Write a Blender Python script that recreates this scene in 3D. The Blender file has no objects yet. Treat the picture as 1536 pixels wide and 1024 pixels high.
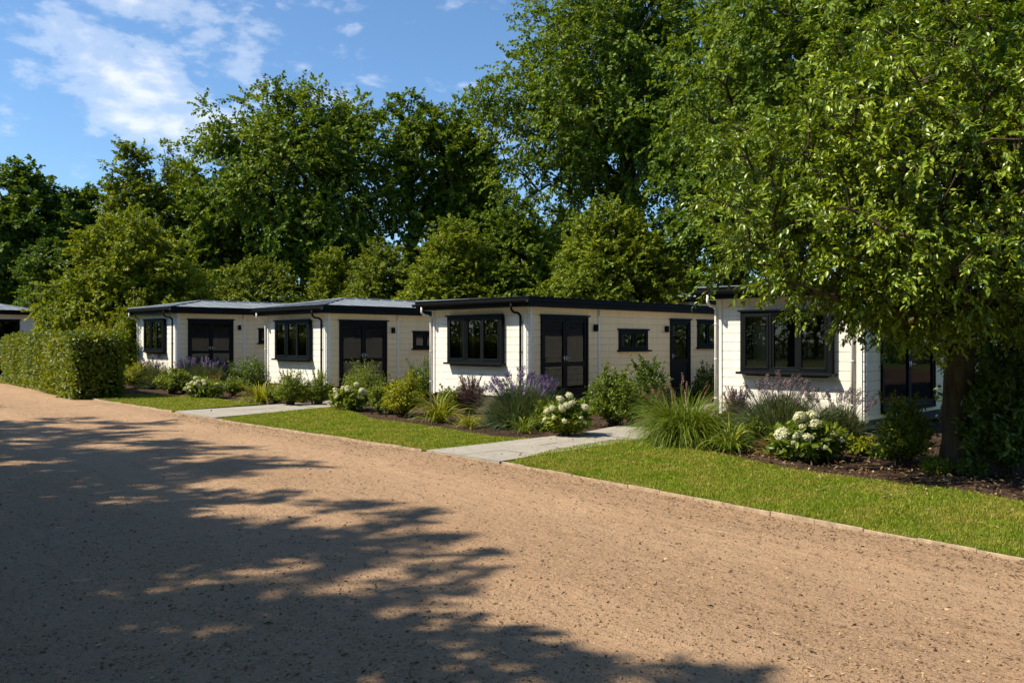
import bpy, math, random
import numpy as np
from mathutils import Vector
PI = math.pi
RT2 = math.sqrt(2.0)
scene = bpy.context.scene
COL = scene.collection
H_CAM = 1.9

# ----------------------------------------------------------------------------- tags and links
def tag(o, label=None, cat=None, group=None, kind=None):
    if label: o['label'] = label
    if cat: o['category'] = cat
    if group: o['group'] = group
    if kind: o['kind'] = kind
    return o

def empty(name, loc=(0, 0, 0), rz=0.0):
    o = bpy.data.objects.new(name, None)
    o.location = loc
    o.rotation_euler = (0, 0, rz)
    o.empty_display_size = 0.3
    COL.objects.link(o)
    return o

def link(name, me, mat=None, parent=None, loc=(0, 0, 0)):
    o = bpy.data.objects.new(name, me)
    o.location = loc
    if mat is not None and not me.materials:
        me.materials.append(mat)
    if parent is not None:
        o.parent = parent
    COL.objects.link(o)
    return o

def np_mesh(name, V, F, smooth=False):
    """V (n,3), F (m,k) uniform polygons"""
    V = np.asarray(V, dtype=np.float32); F = np.asarray(F, dtype=np.int32)
    me = bpy.data.meshes.new(name)
    m, k = F.shape
    me.vertices.add(len(V)); me.vertices.foreach_set('co', V.ravel())
    me.loops.add(m * k); me.loops.foreach_set('vertex_index', F.ravel())
    me.polygons.add(m)
    me.polygons.foreach_set('loop_start', np.arange(0, m * k, k, dtype=np.int32))
    me.polygons.foreach_set('loop_total', np.full(m, k, dtype=np.int32))
    me.polygons.foreach_set('use_smooth', np.full(m, smooth, dtype=bool))
    me.update(calc_edges=True)
    return me

class Soup:
    """triangles collected from numpy pieces"""
    def __init__(self): self.v = []; self.f = []; self.n = 0
    def add(self, V, F):
        V = np.asarray(V, dtype=np.float64).reshape(-1, 3); F = np.asarray(F, dtype=np.int64)
        if F.shape[1] == 4:
            F = np.concatenate([F[:, [0, 1, 2]], F[:, [0, 2, 3]]])
        self.v.append(V); self.f.append(F + self.n); self.n += len(V)
    def mesh(self, name, smooth=False):
        return np_mesh(name, np.concatenate(self.v), np.concatenate(self.f), smooth)

class Frame:
    """local axes: a along u, b along n (outward), c up"""
    def __init__(self, o, u, n):
        self.o = np.array(o, float); self.u = np.array(u, float); self.n = np.array(n, float)
        self.z = np.array((0, 0, 1.0))
        self.flip = np.dot(np.cross(self.u, self.n), self.z) < 0
    def p(self, a, b, c): return self.o + self.u * a + self.n * b + self.z * c
WORLD = Frame((0, 0, 0), (1, 0, 0), (0, 1, 0))

class MB:
    """general polygon builder for hard-surface parts"""
    def __init__(self): self.v = []; self.f = []
    def poly(self, pts, flip=False):
        i = len(self.v); self.v += [tuple(p) for p in pts]
        idx = list(range(i, i + len(pts)))
        self.f.append(idx[::-1] if flip else idx)
    def box(self, F, a0, a1, b0, b1, c0, c1):
        i = len(self.v)
        for c in (c0, c1):
            for a, b in ((a0, b0), (a1, b0), (a1, b1), (a0, b1)):
                self.v.append(tuple(F.p(a, b, c)))
        fs = [(3, 2, 1, 0), (4, 5, 6, 7), (0, 1, 5, 4), (1, 2, 6, 5), (2, 3, 7, 6), (3, 0, 4, 7)]
        for q in fs:
            q = [i + k for k in q]
            self.f.append(q[::-1] if F.flip else q)
    def tube(self, pts, r, sides=10):
        pts = [np.array(p, float) for p in pts]
        i0 = len(self.v); ref = np.array((0.31, 0.17, 0.93)); prev = None
        for k, p in enumerate(pts):
            d = (pts[min(k + 1, len(pts) - 1)] - pts[max(k - 1, 0)]); d /= np.linalg.norm(d) + 1e-9
            x = np.cross(d, ref if prev is None else prev); 
            if prev is None: x /= np.linalg.norm(x) + 1e-9; y = np.cross(d, x)
            else:
                y = prev - d * np.dot(prev, d); y /= np.linalg.norm(y) + 1e-9; x = np.cross(y, d)
            prev = y
            rr = r[k] if hasattr(r, '__len__') else r
            for s in range(sides):
                t = 2 * PI * s / sides
                self.v.append(tuple(p + rr * (math.cos(t) * x + math.sin(t) * y)))
        for k in range(len(pts) - 1):
            for s in range(sides):
                s2 = (s + 1) % sides; b = i0 + k * sides
                self.f.append([b + s, b + s2, b + sides + s2, b + sides + s])
        self.f.append([i0 + s for s in range(sides)][::-1])
        self.f.append([i0 + (len(pts) - 1) * sides + s for s in range(sides)])
    def build(self, name, mat, parent=None, bevel=0.0, smooth=False, loc=(0, 0, 0)):
        me = bpy.data.meshes.new(name); me.from_pydata(self.v, [], self.f); me.update()
        if smooth:
            for p in me.polygons: p.use_smooth = True
        o = link(name, me, mat, parent, loc)
        if bevel:
            m = o.modifiers.new('bevel', 'BEVEL'); m.width = bevel; m.segments = 2; m.limit_method = 'ANGLE'
            m.use_clamp_overlap = True
        return o

# ----------------------------------------------------------------------------- materials
def new_mat(name):
    m = bpy.data.materials.new(name); m.use_nodes = True
    nt = m.node_tree; nt.nodes.clear()
    out = nt.nodes.new('ShaderNodeOutputMaterial')
    return m, nt, out
def N(nt, typ, **kw):
    n = nt.nodes.new(typ)
    for k, v in kw.items(): setattr(n, k, v)
    return n
def L(nt, a, b): nt.links.new(a, b)
def setin(n, **kw):
    for k, v in kw.items(): n.inputs[k.replace('_', ' ')].default_value = v
def ramp(nt, stops, src, interp='LINEAR'):
    r = N(nt, 'ShaderNodeValToRGB'); r.color_ramp.interpolation = interp
    e = r.color_ramp.elements
    while len(e) < len(stops): e.new(0.5)
    for el, (p, c) in zip(e, stops):
        el.position = p; el.color = (c[0], c[1], c[2], 1) if hasattr(c, '__len__') else (c, c, c, 1)
    L(nt, src, r.inputs['Fac']); return r.outputs['Color']
def noise(nt, scale, detail=4, rough=0.55, vec=None, dist=0.0):
    n = N(nt, 'ShaderNodeTexNoise'); setin(n, Scale=scale, Detail=detail, Roughness=rough, Distortion=dist)
    if vec is not None: L(nt, vec, n.inputs['Vector'])
    return n.outputs['Fac']
def mixc(nt, fac, a, b, mode='MIX'):
    n = N(nt, 'ShaderNodeMix', data_type='RGBA', blend_type=mode)
    for s, v in ((n.inputs[0], fac), (n.inputs[6], a), (n.inputs[7], b)):
        if hasattr(v, 'is_output'): L(nt, v, s)
        elif hasattr(v, '__len__'): s.default_value = (v[0], v[1], v[2], 1)
        else: s.default_value = v
    return n.outputs[2]
def mathn(nt, op, a, b=0.0, clamp=False):
    n = N(nt, 'ShaderNodeMath', operation=op); n.use_clamp = clamp
    for s, v in zip(n.inputs, (a, b)):
        if hasattr(v, 'is_output'): L(nt, v, s)
        else: s.default_value = v
    return n.outputs[0]
def bump(nt, h, strength=0.3, dist=0.02, normal=None):
    b = N(nt, 'ShaderNodeBump'); setin(b, Strength=strength, Distance=dist); L(nt, h, b.inputs['Height'])
    if normal is not None: L(nt, normal, b.inputs['Normal'])
    return b.outputs['Normal']
def objco(nt): return N(nt, 'ShaderNodeTexCoord').outputs['Object']
def geopos(nt): return N(nt, 'ShaderNodeNewGeometry').outputs['Position']

def leaf_mat(name, stops, trans=0.34, rough=0.5, spec=0.25, tint=(1.6, 1.4, 0.5), gain=1.0):
    green = stops[1][1][1] > stops[1][1][0] and stops[1][1][1] > 2 * stops[1][1][2]
    stops = [(p, tuple(min(0.9, v * gain * k) for v, k in zip(c, (1.48, 1.32, 0.78) if green else (1, 1, 1)))) for p, c in stops]
    m, nt, out = new_mat(name)
    rnd = N(nt, 'ShaderNodeNewGeometry').outputs['Random Per Island']
    c = ramp(nt, stops, rnd)
    big = noise(nt, 0.55, 3, 0.5, geopos(nt))
    c = mixc(nt, 1.0, c, ramp(nt, [(0.3, (0.72, 0.8, 0.8)), (0.7, (1.2, 1.12, 0.95))], big), 'MULTIPLY')
    p = N(nt, 'ShaderNodeBsdfPrincipled'); L(nt, c, p.inputs['Base Color'])
    setin(p, Roughness=rough); p.inputs['Specular IOR Level'].default_value = spec
    t = N(nt, 'ShaderNodeBsdfTranslucent'); L(nt, mixc(nt, 1.0, c, tint, 'MULTIPLY'), t.inputs['Color'])
    mx = N(nt, 'ShaderNodeMixShader'); mx.inputs[0].default_value = trans
    L(nt, p.outputs[0], mx.inputs[1]); L(nt, t.outputs[0], mx.inputs[2]); L(nt, mx.outputs[0], out.inputs['Surface'])
    return m

def plain(name, col, rough=0.5, spec=0.4, metal=0.0, var=0.12, scale=6.0, bmp=0.0, bscale=40.0):
    m, nt, out = new_mat(name)
    v = noise(nt, scale, 5, 0.6, objco(nt))
    lo = [max(0, c * (1 - var)) for c in col]; hi = [c * (1 + var) for c in col]
    c = ramp(nt, [(0.3, lo), (0.7, hi)], v)
    p = N(nt, 'ShaderNodeBsdfPrincipled'); L(nt, c, p.inputs['Base Color'])
    setin(p, Roughness=rough, Metallic=metal); p.inputs['Specular IOR Level'].default_value = spec
    if bmp: L(nt, bump(nt, noise(nt, bscale, 6, 0.6, objco(nt)), bmp, 0.01), p.inputs['Normal'])
    L(nt, p.outputs[0], out.inputs['Surface']); return m

def make_wall_mat(name='white_boards', tint=(1, 1, 1)):
    m, nt, out = new_mat(name)
    co = objco(nt)
    big = noise(nt, 0.9, 4, 0.6, co); fine = noise(nt, 14, 5, 0.6, co)
    mp = N(nt, 'ShaderNodeMapping'); setin(mp, Scale=(3, 3, 60)); L(nt, co, mp.inputs['Vector'])
    grain = noise(nt, 1.5, 5, 0.6, mp.outputs[0], 0.4)
    c = ramp(nt, [(0.25, (0.78, 0.735, 0.65)), (0.75, (0.86, 0.82, 0.735))], big)
    c = mixc(nt, 0.22, c, ramp(nt, [(0.35, (0.72, 0.66, 0.56)), (0.6, (0.9, 0.86, 0.77))], grain))
    c = mixc(nt, 0.10, c, ramp(nt, [(0.42, (0.5, 0.43, 0.33)), (0.52, (0.9, 0.86, 0.78))], fine))
    ms = N(nt, 'ShaderNodeMapping'); setin(ms, Scale=(5, 5, 0.35)); L(nt, co, ms.inputs['Vector'])
    c = mixc(nt, 0.16, c, ramp(nt, [(0.40, (0.50, 0.47, 0.38)), (0.56, (0.86, 0.82, 0.735))], noise(nt, 1.6, 6, 0.65, ms.outputs[0])))
    c = mixc(nt, 1.0, c, tint, 'MULTIPLY')
    p = N(nt, 'ShaderNodeBsdfPrincipled'); L(nt, c, p.inputs['Base Color']); setin(p, Roughness=0.55)
    p.inputs['Specular IOR Level'].default_value = 0.3
    L(nt, bump(nt, grain, 0.15, 0.006), p.inputs['Normal'])
    L(nt, p.outputs[0], out.inputs['Surface']); return m

def make_glass(name, f0):
    m, nt, out = new_mat(name)
    fr = N(nt, 'ShaderNodeFresnel'); setin(fr, IOR=1.5)
    f = mathn(nt, 'MULTIPLY_ADD', fr.outputs[0], f0); f.node.inputs[2].default_value = 0.0
    tr = N(nt, 'ShaderNodeBsdfTransparent'); setin(tr, Color=(0.5, 0.54, 0.51, 1))
    gl = N(nt, 'ShaderNodeBsdfGlossy'); setin(gl, Roughness=0.015, Color=(0.95, 0.97, 1, 1))
    w = noise(nt, 1.3, 2, 0.4, objco(nt)); L(nt, bump(nt, w, 0.06, 0.02), gl.inputs['Normal'])
    mx = N(nt, 'ShaderNodeMixShader'); L(nt, f, mx.inputs[0]); L(nt, tr.outputs[0], mx.inputs[1]); L(nt, gl.outputs[0], mx.inputs[2])
    L(nt, mx.outputs[0], out.inputs['Surface']); return m

def make_road():
    m, nt, out = new_mat('compacted_gravel')
    pos = geopos(nt); sx = N(nt, 'ShaderNodeSeparateXYZ'); L(nt, pos, sx.inputs[0])
    u = mathn(nt, 'SUBTRACT', sx.outputs['X'], mathn(nt, 'MULTIPLY', sx.outputs['Y'], 0.07))     # distance across the road
    cbn = N(nt, 'ShaderNodeCombineXYZ'); L(nt, u, cbn.inputs[0]); L(nt, mathn(nt, 'MULTIPLY', sx.outputs['Y'], 0.10), cbn.inputs[1])
    band = noise(nt, 1.1, 3, 0.5, cbn.outputs[0], 0.15)         # worn wheel bands
    cb2 = N(nt, 'ShaderNodeCombineXYZ'); L(nt, u, cb2.inputs[0]); L(nt, mathn(nt, 'MULTIPLY', sx.outputs['Y'], 0.22), cb2.inputs[1])
    streak = noise(nt, 5.5, 6, 0.65, cb2.outputs[0], 0.5)
    big = noise(nt, 0.5, 5, 0.6, pos); med = noise(nt, 3.4, 7, 0.66, pos, 0.4); fine = noise(nt, 30, 6, 0.68, pos); grit = noise(nt, 120, 3, 0.6, pos)
    c = ramp(nt, [(0.30, (0.29, 0.178, 0.105)), (0.5, (0.40, 0.255, 0.155)), (0.70, (0.50, 0.335, 0.215))], med)
    wob = mathn(nt, 'ADD', u, mathn(nt, 'MULTIPLY', mathn(nt, 'SUBTRACT', band, 0.5), 0.9))
    wear = ramp(nt, [(0.0, 0.25), (0.16, 0.55), (0.30, 0.25), (0.42, 0.95), (0.50, 0.85), (0.575, 0.25), (0.66, 0.40), (0.72, 0.98), (0.80, 0.90), (0.865, 0.22), (1.0, 0.08)], mathn(nt, 'DIVIDE', wob, 9.0, True), 'EASE')
    bw_ = N(nt, 'ShaderNodeRGBToBW'); L(nt, wear, bw_.inputs[0]); wear_f = bw_.outputs[0]
    c = mixc(nt, 0.72, c, ramp(nt, [(0.05, (0.24, 0.150, 0.090)), (0.85, (0.58, 0.40, 0.265))], mathn(nt, 'ADD', mathn(nt, 'MULTIPLY', wear_f, 0.75), mathn(nt, 'MULTIPLY', band, 0.25))))
    c = mixc(nt, 0.35, c, ramp(nt, [(0.34, (0.25, 0.15, 0.088)), (0.6, (0.52, 0.355, 0.23))], streak))
    c = mixc(nt, 0.3, c, ramp(nt, [(0.35, (0.29, 0.18, 0.105)), (0.65, (0.50, 0.345, 0.225))], big))
    c = mixc(nt, mathn(nt, 'SUBTRACT', 0.48, mathn(nt, 'MULTIPLY', wear_f, 0.26)), c, ramp(nt, [(0.36, (0.14, 0.083, 0.05)), (0.47, (0.42, 0.275, 0.17)), (0.68, (0.60, 0.44, 0.31))], fine))
    c = mixc(nt, 0.22, c, ramp(nt, [(0.38, (0.2, 0.13, 0.085)), (0.6, (0.54, 0.39, 0.27))], grit))
    c = mixc(nt, 1.0, c, (0.95, 0.905, 0.835), 'MULTIPLY')
    p = N(nt, 'ShaderNodeBsdfPrincipled'); L(nt, c, p.inputs['Base Color']); setin(p, Roughness=0.92)
    p.inputs['Specular IOR Level'].default_value = 0.12
    b1 = bump(nt, fine, 1.0, 0.03); b2 = bump(nt, streak, 0.8, 0.05, b1); b3 = bump(nt, med, 0.8, 0.07, b2)
    L(nt, b3, p.inputs['Normal']); L(nt, p.outputs[0], out.inputs['Surface']); return m

def make_soil(name, lo, mid, hi, scale=22):
    m, nt, out = new_mat(name)
    pos = geopos(nt)
    f = noise(nt, scale, 6, 0.7, pos); b = noise(nt, 1.1, 4, 0.6, pos)
    c = ramp(nt, [(0.32, lo), (0.5, mid), (0.7, hi)], f)
    c = mixc(nt, 0.5, c, ramp(nt, [(0.3, lo), (0.7, hi)], b))
    p = N(nt, 'ShaderNodeBsdfPrincipled'); L(nt, c, p.inputs['Base Color']); setin(p, Roughness=0.95)
    p.inputs['Specular IOR Level'].default_value = 0.1
    L(nt, bump(nt, f, 0.9, 0.03), p.inputs['Normal']); L(nt, p.outputs[0], out.inputs['Surface']); return m

def make_paving():
    m, nt, out = new_mat('concrete_paving')
    pos = geopos(nt)
    a = noise(nt, 1.4, 5, 0.6, pos); f = noise(nt, 45, 5, 0.7, pos); s = noise(nt, 6, 5, 0.65, pos)
    c = ramp(nt, [(0.3, (0.27, 0.24, 0.195)), (0.7, (0.38, 0.345, 0.285))], a)
    c = mixc(nt, 0.35, c, ramp(nt, [(0.35, (0.20, 0.175, 0.135)), (0.6, (0.42, 0.38, 0.32))], f))
    c = mixc(nt, 0.3, c, ramp(nt, [(0.38, (0.20, 0.165, 0.12)), (0.5, (0.37, 0.335, 0.28))], s))
    p = N(nt, 'ShaderNodeBsdfPrincipled'); L(nt, c, p.inputs['Base Color']); setin(p, Roughness=0.85)
    p.inputs['Specular IOR Level'].default_value = 0.2
    L(nt, bump(nt, f, 0.35, 0.008), p.inputs['Normal']); L(nt, p.outputs[0], out.inputs['Surface']); return m

def make_bark(name, lo, hi, sc=7):
    m, nt, out = new_mat(name)
    co = objco(nt)
    mp = N(nt, 'ShaderNodeMapping'); setin(mp, Scale=(1, 1, 0.22)); L(nt, co, mp.inputs['Vector'])
    f = noise(nt, sc, 7, 0.7, mp.outputs[0], 0.5); g = noise(nt, 2.2, 4, 0.6, co)
    c = ramp(nt, [(0.35, lo), (0.65, hi)], f)
    c = mixc(nt, 0.35, c, ramp(nt, [(0.4, lo), (0.65, (hi[0] * 0.8, hi[1] * 1.05, hi[2] * 0.7))], g))
    p = N(nt, 'ShaderNodeBsdfPrincipled'); L(nt, c, p.inputs['Base Color']); setin(p, Roughness=0.9)
    p.inputs['Specular IOR Level'].default_value = 0.15
    L(nt, bump(nt, f, 1.0, 0.05), p.inputs['Normal']); L(nt, p.outputs[0], out.inputs['Surface']); return m

M = {}
M['wall'] = make_wall_mat()
M['cream'] = make_wall_mat('bounce_tinted_boards', (1.12, 0.955, 0.68))  # warm bounce light on the shaded long walls, put into the board colour
M['trim'] = plain('white_trim', (0.80, 0.765, 0.69), 0.5, 0.3, var=0.06)
M['black'] = plain('anthracite_paint', (0.0045, 0.0062, 0.0072), 0.5, 0.13, var=0.2)
M['fascia'] = plain('dark_fascia', (0.0065, 0.0075, 0.0085), 0.55, 0.10, var=0.25, scale=3)
M['roof'] = plain('grey_roof_sheet', (0.21, 0.235, 0.26), 0.42, 0.5, var=0.28, scale=1.6, bmp=0.06, bscale=9)
M['plinth'] = plain('brown_plinth', (0.11, 0.075, 0.055), 0.8, 0.2, var=0.4, scale=9, bmp=0.3)
M['skirt'] = plain('dark_skirting', (0.028, 0.028, 0.03), 0.7, 0.3, var=0.3)
M['steel'] = plain('brushed_steel', (0.6, 0.6, 0.58), 0.3, 0.5, metal=1.0, var=0.05)
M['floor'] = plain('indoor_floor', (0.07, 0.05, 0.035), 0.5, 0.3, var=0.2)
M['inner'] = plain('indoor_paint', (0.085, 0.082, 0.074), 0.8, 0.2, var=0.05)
M['fabric'] = plain('pale_fabric', (0.82, 0.79, 0.72), 0.9, 0.1, var=0.08, scale=25, bmp=0.2)
M['curtain'] = plain('sheer_curtain', (0.55, 0.54, 0.42), 0.9, 0.1, var=0.08)
M['glass'] = make_glass('window_glass', 1.5)
M['door_glass'] = make_glass('door_glass', 0.8)
M['road'] = make_road()
M['mulch'] = make_soil('bark_mulch', (0.018, 0.011, 0.008), (0.050, 0.030, 0.020), (0.115, 0.072, 0.046))
M['turf'] = make_soil('turf_soil', (0.05, 0.07, 0.010), (0.095, 0.125, 0.018), (0.15, 0.165, 0.032), 30)
M['ground'] = make_soil('far_ground', (0.025, 0.035, 0.012), (0.045, 0.06, 0.018), (0.075, 0.085, 0.03), 4)
M['paving'] = make_paving()
M['edging'] = plain('weathered_timber', (0.36, 0.27, 0.185), 0.85, 0.15, var=0.35, scale=12, bmp=0.3)
M['bark'] = make_bark('tree_bark', (0.028, 0.022, 0.016), (0.105, 0.083, 0.06))
M['bark_near'] = make_bark('grooved_bark', (0.035, 0.024, 0.016), (0.15, 0.105, 0.07), 10)
M['stem'] = plain('woody_stem', (0.075, 0.055, 0.032), 0.8, 0.2, var=0.3)
G = {}
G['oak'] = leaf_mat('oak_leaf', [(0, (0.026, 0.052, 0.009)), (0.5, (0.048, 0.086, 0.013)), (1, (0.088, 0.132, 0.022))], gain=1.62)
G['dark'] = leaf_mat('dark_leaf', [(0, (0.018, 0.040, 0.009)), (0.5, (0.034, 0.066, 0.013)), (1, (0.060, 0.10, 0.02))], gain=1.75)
G['olive'] = leaf_mat('olive_leaf', [(0, (0.032, 0.056, 0.012)), (0.5, (0.060, 0.092, 0.016)), (1, (0.10, 0.132, 0.024))], gain=1.6)
G['yellow'] = leaf_mat('yellow_green_leaf', [(0, (0.042, 0.074, 0.010)), (0.5, (0.078, 0.120, 0.015)), (1, (0.13, 0.165, 0.026))], gain=1.45)
G['gold'] = leaf_mat('golden_green_leaf', [(0, (0.048, 0.080, 0.010)), (0.5, (0.088, 0.130, 0.015)), (1, (0.145, 0.180, 0.026))], gain=1.4)
G['near'] = leaf_mat('drooping_leaf', [(0, (0.034, 0.068, 0.008)), (0.5, (0.072, 0.122, 0.012)), (1, (0.135, 0.19, 0.024))], trans=0.2, rough=0.36, spec=0.42, gain=1.62)
G['hedge'] = leaf_mat('hedge_leaf', [(0, (0.040, 0.070, 0.009)), (0.5, (0.075, 0.115, 0.012)), (1, (0.135, 0.165, 0.022))], rough=0.42, spec=0.35, gain=1.15)
G['shrub'] = leaf_mat('shrub_leaf', [(0, (0.034, 0.062, 0.012)), (0.5, (0.066, 0.105, 0.016)), (1, (0.12, 0.155, 0.028))], rough=0.42, spec=0.35, gain=1.5)
G['shrub_dark'] = leaf_mat('glossy_dark_leaf', [(0, (0.018, 0.040, 0.011)), (0.5, (0.036, 0.070, 0.017)), (1, (0.075, 0.115, 0.03))], rough=0.35, spec=0.45, gain=1.55)
G['shrub_lime'] = leaf_mat('lime_shrub_leaf', [(0, (0.07, 0.10, 0.011)), (0.5, (0.125, 0.16, 0.016)), (1, (0.20, 0.225, 0.03))], gain=1.25)
G['lily'] = leaf_mat('strap_leaf', [(0, (0.075, 0.11, 0.012)), (0.6, (0.145, 0.175, 0.02)), (1, (0.24, 0.24, 0.05))], trans=0.3, rough=0.42, gain=1.2)
G['reed'] = leaf_mat('reed_leaf', [(0, (0.040, 0.078, 0.014)), (0.6, (0.080, 0.130, 0.022)), (1, (0.15, 0.18, 0.05))], trans=0.3, rough=0.45, gain=1.35)
G['lavender'] = leaf_mat('lavender_leaf', [(0, (0.040, 0.062, 0.034)), (0.6, (0.078, 0.108, 0.056)), (1, (0.13, 0.160, 0.088))], trans=0.2, rough=0.6, gain=1.5)
G['purple'] = leaf_mat('purple_leaf', [(0, (0.045, 0.022, 0.026)), (0.6, (0.085, 0.045, 0.05)), (1, (0.15, 0.085, 0.09))], trans=0.2, rough=0.5, tint=(1.4, 0.9, 0.9), gain=1.5)
G['russet'] = leaf_mat('russet_leaf', [(0, (0.11, 0.09, 0.02)), (0.6, (0.2, 0.13, 0.04)), (1, (0.30, 0.16, 0.07))], trans=0.25)
def make_grass():
    m, nt, out = new_mat('lawn_blade'); pos = geopos(nt); rnd = N(nt, 'ShaderNodeNewGeometry').outputs['Random Per Island']
    g = ramp(nt, [(0, (0.10, 0.17, 0.008)), (0.6, (0.18, 0.265, 0.014)), (1, (0.32, 0.37, 0.03))], rnd)
    st = ramp(nt, [(0, (0.20, 0.19, 0.025)), (0.6, (0.34, 0.31, 0.055)), (1, (0.52, 0.45, 0.13))], rnd)
    a = noise(nt, 1.5, 5, 0.62, pos, 0.4); b_ = noise(nt, 9.0, 3, 0.6, pos)
    f = ramp(nt, [(0.41, 0.0), (0.62, 0.9)], mathn(nt, 'ADD', mathn(nt, 'MULTIPLY', a, 0.7), mathn(nt, 'MULTIPLY', b_, 0.3)))
    c = mixc(nt, f, g, st); p = N(nt, 'ShaderNodeBsdfPrincipled'); L(nt, c, p.inputs['Base Color']); setin(p, Roughness=0.5); p.inputs['Specular IOR Level'].default_value = 0.2
    t = N(nt, 'ShaderNodeBsdfTranslucent'); L(nt, mixc(nt, 1.0, c, (1.5, 1.35, 0.5), 'MULTIPLY'), t.inputs['Color'])
    mx = N(nt, 'ShaderNodeMixShader'); mx.inputs[0].default_value = 0.35; L(nt, p.outputs[0], mx.inputs[1]); L(nt, t.outputs[0], mx.inputs[2]); L(nt, mx.outputs[0], out.inputs['Surface']); return m
G['grass'] = make_grass()
G['bloom_purple'] = leaf_mat('purple_bloom', [(0, (0.085, 0.05, 0.14)), (0.6, (0.155, 0.10, 0.23)), (1, (0.26, 0.19, 0.33))], trans=0.15, tint=(1, 1, 1))
G['bloom_grey'] = leaf_mat('faded_bloom', [(0, (0.085, 0.062, 0.085)), (0.6, (0.15, 0.115, 0.145)), (1, (0.25, 0.20, 0.23))], trans=0.15, tint=(1, 1, 1))
G['bloom_pink'] = leaf_mat('pink_plume', [(0, (0.22, 0.11, 0.085)), (0.6, (0.36, 0.19, 0.14)), (1, (0.5, 0.31, 0.22))], trans=0.25, tint=(1.2, 1, 0.9))
G['bloom_white'] = leaf_mat('cream_floret', [(0, (0.66, 0.62, 0.32)), (0.5, (0.84, 0.78, 0.52)), (1, (0.9, 0.86, 0.68))], trans=0.2, tint=(1, 1, 0.9))
M['pebble'] = leaf_mat('road_stone', [(0, (0.12, 0.075, 0.045)), (0.5, (0.26, 0.165, 0.10)), (1, (0.46, 0.34, 0.24))], trans=0.0, rough=0.9, spec=0.1)
M['litter'] = leaf_mat('dry_litter', [(0, (0.06, 0.036, 0.02)), (0.6, (0.22, 0.14, 0.08)), (1, (0.52, 0.40, 0.26))], trans=0.1, rough=0.9, spec=0.1)
M['chips'] = leaf_mat('bark_chip', [(0, (0.022, 0.013, 0.009)), (0.6, (0.075, 0.046, 0.030)), (1, (0.20, 0.135, 0.09))], trans=0.0, rough=0.9, spec=0.1)

# ----------------------------------------------------------------------------- measuring: photo pixel on flat ground / at a depth -> world
def gp(px, py, z=0.0):
    d = 1280.0 * (H_CAM - z) / (py - 512.0); r = (px - 768.0) / 1280.0 * d
    return ((d + r) / RT2, (d - r) / RT2)
def at(px, d):
    r = (px - 768.0) / 1280.0 * d
    return ((d + r) / RT2, (d - r) / RT2)
def zat(py, d): return H_CAM + (512.0 - py) * d / 1280.0

# ----------------------------------------------------------------------------- foliage kit
def unit(a):
    return a / (np.linalg.norm(a, axis=-1, keepdims=True) + 1e-9)
DIAMOND = (np.array([(0, 0, 0), (-.5, .45, .10), (0, 1, -.03), (.5, .45, .10)]), np.array([(0, 2, 1), (0, 3, 2)]))
OVAL = (np.array([(0, 0, 0), (-.36, .28, .07), (.36, .28, .07), (-.34, .66, .04), (.34, .66, .04), (0, .33, 0), (0, .68, -.03), (0, 1, -.13)]),
        np.array([(0, 5, 1), (0, 2, 5), (1, 5, 6), (1, 6, 3), (5, 2, 4), (5, 4, 6), (3, 6, 7), (6, 4, 7)]))
LOBED = (np.array([(0, 0, 0), (-.42, .30, .08), (-.22, .46, .03), (-.46, .74, .10), (0, 1, -.05), (.46, .74, .10), (.22, .46, .03), (.42, .30, .08)]),
         np.array([(0, 2, 1), (0, 4, 2), (2, 4, 3), (0, 6, 4), (4, 6, 5), (0, 7, 6)]))
def leaves(soup, P, A, Nn, length, width, tmpl):
    A = unit(A); Nn = Nn - (Nn * A).sum(1, keepdims=True) * A; Nn = unit(Nn); S = np.cross(A, Nn)
    t, F = tmpl; n = len(P); k = len(t)
    length = np.broadcast_to(length, (n,))[:, None, None]; width = np.broadcast_to(width, (n,))[:, None, None]
    V = P[:, None, :] + length * (t[None, :, 1:2] * A[:, None, :] + t[None, :, 2:3] * Nn[:, None, :]) + width * t[None, :, 0:1] * S[:, None, :]
    soup.add(V.reshape(-1, 3), (F[None] + (np.arange(n) * k)[:, None, None]).reshape(-1, 3))

def tube_np(soup, pts, radii, sides=5):
    pts = np.asarray(pts, float); n = len(pts)
    d = unit(np.gradient(pts, axis=0)); ref = np.array((0.37, 0.21, 0.9)); y = None; rings = []
    th = np.arange(sides) * 2 * PI / sides
    for k in range(n):
        if y is None:
            x = np.cross(d[k], ref); x /= np.linalg.norm(x) + 1e-9; y = np.cross(d[k], x)
        else:
            y = y - d[k] * np.dot(y, d[k]); y /= np.linalg.norm(y) + 1e-9; x = np.cross(y, d[k])
        rings.append(pts[k] + radii[k] * (np.cos(th)[:, None] * x + np.sin(th)[:, None] * y))
    V = np.concatenate(rings); F = []
    for k in range(n - 1):
        b = k * sides; s = np.arange(sides); s2 = (s + 1) % sides
        F.append(np.stack([b + s, b + s2, b + sides + s2, b + sides + s], 1))
    soup.add(V, np.concatenate(F))

def dirs(rng, n):
    return unit(rng.normal(size=(n, 3)))

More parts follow.
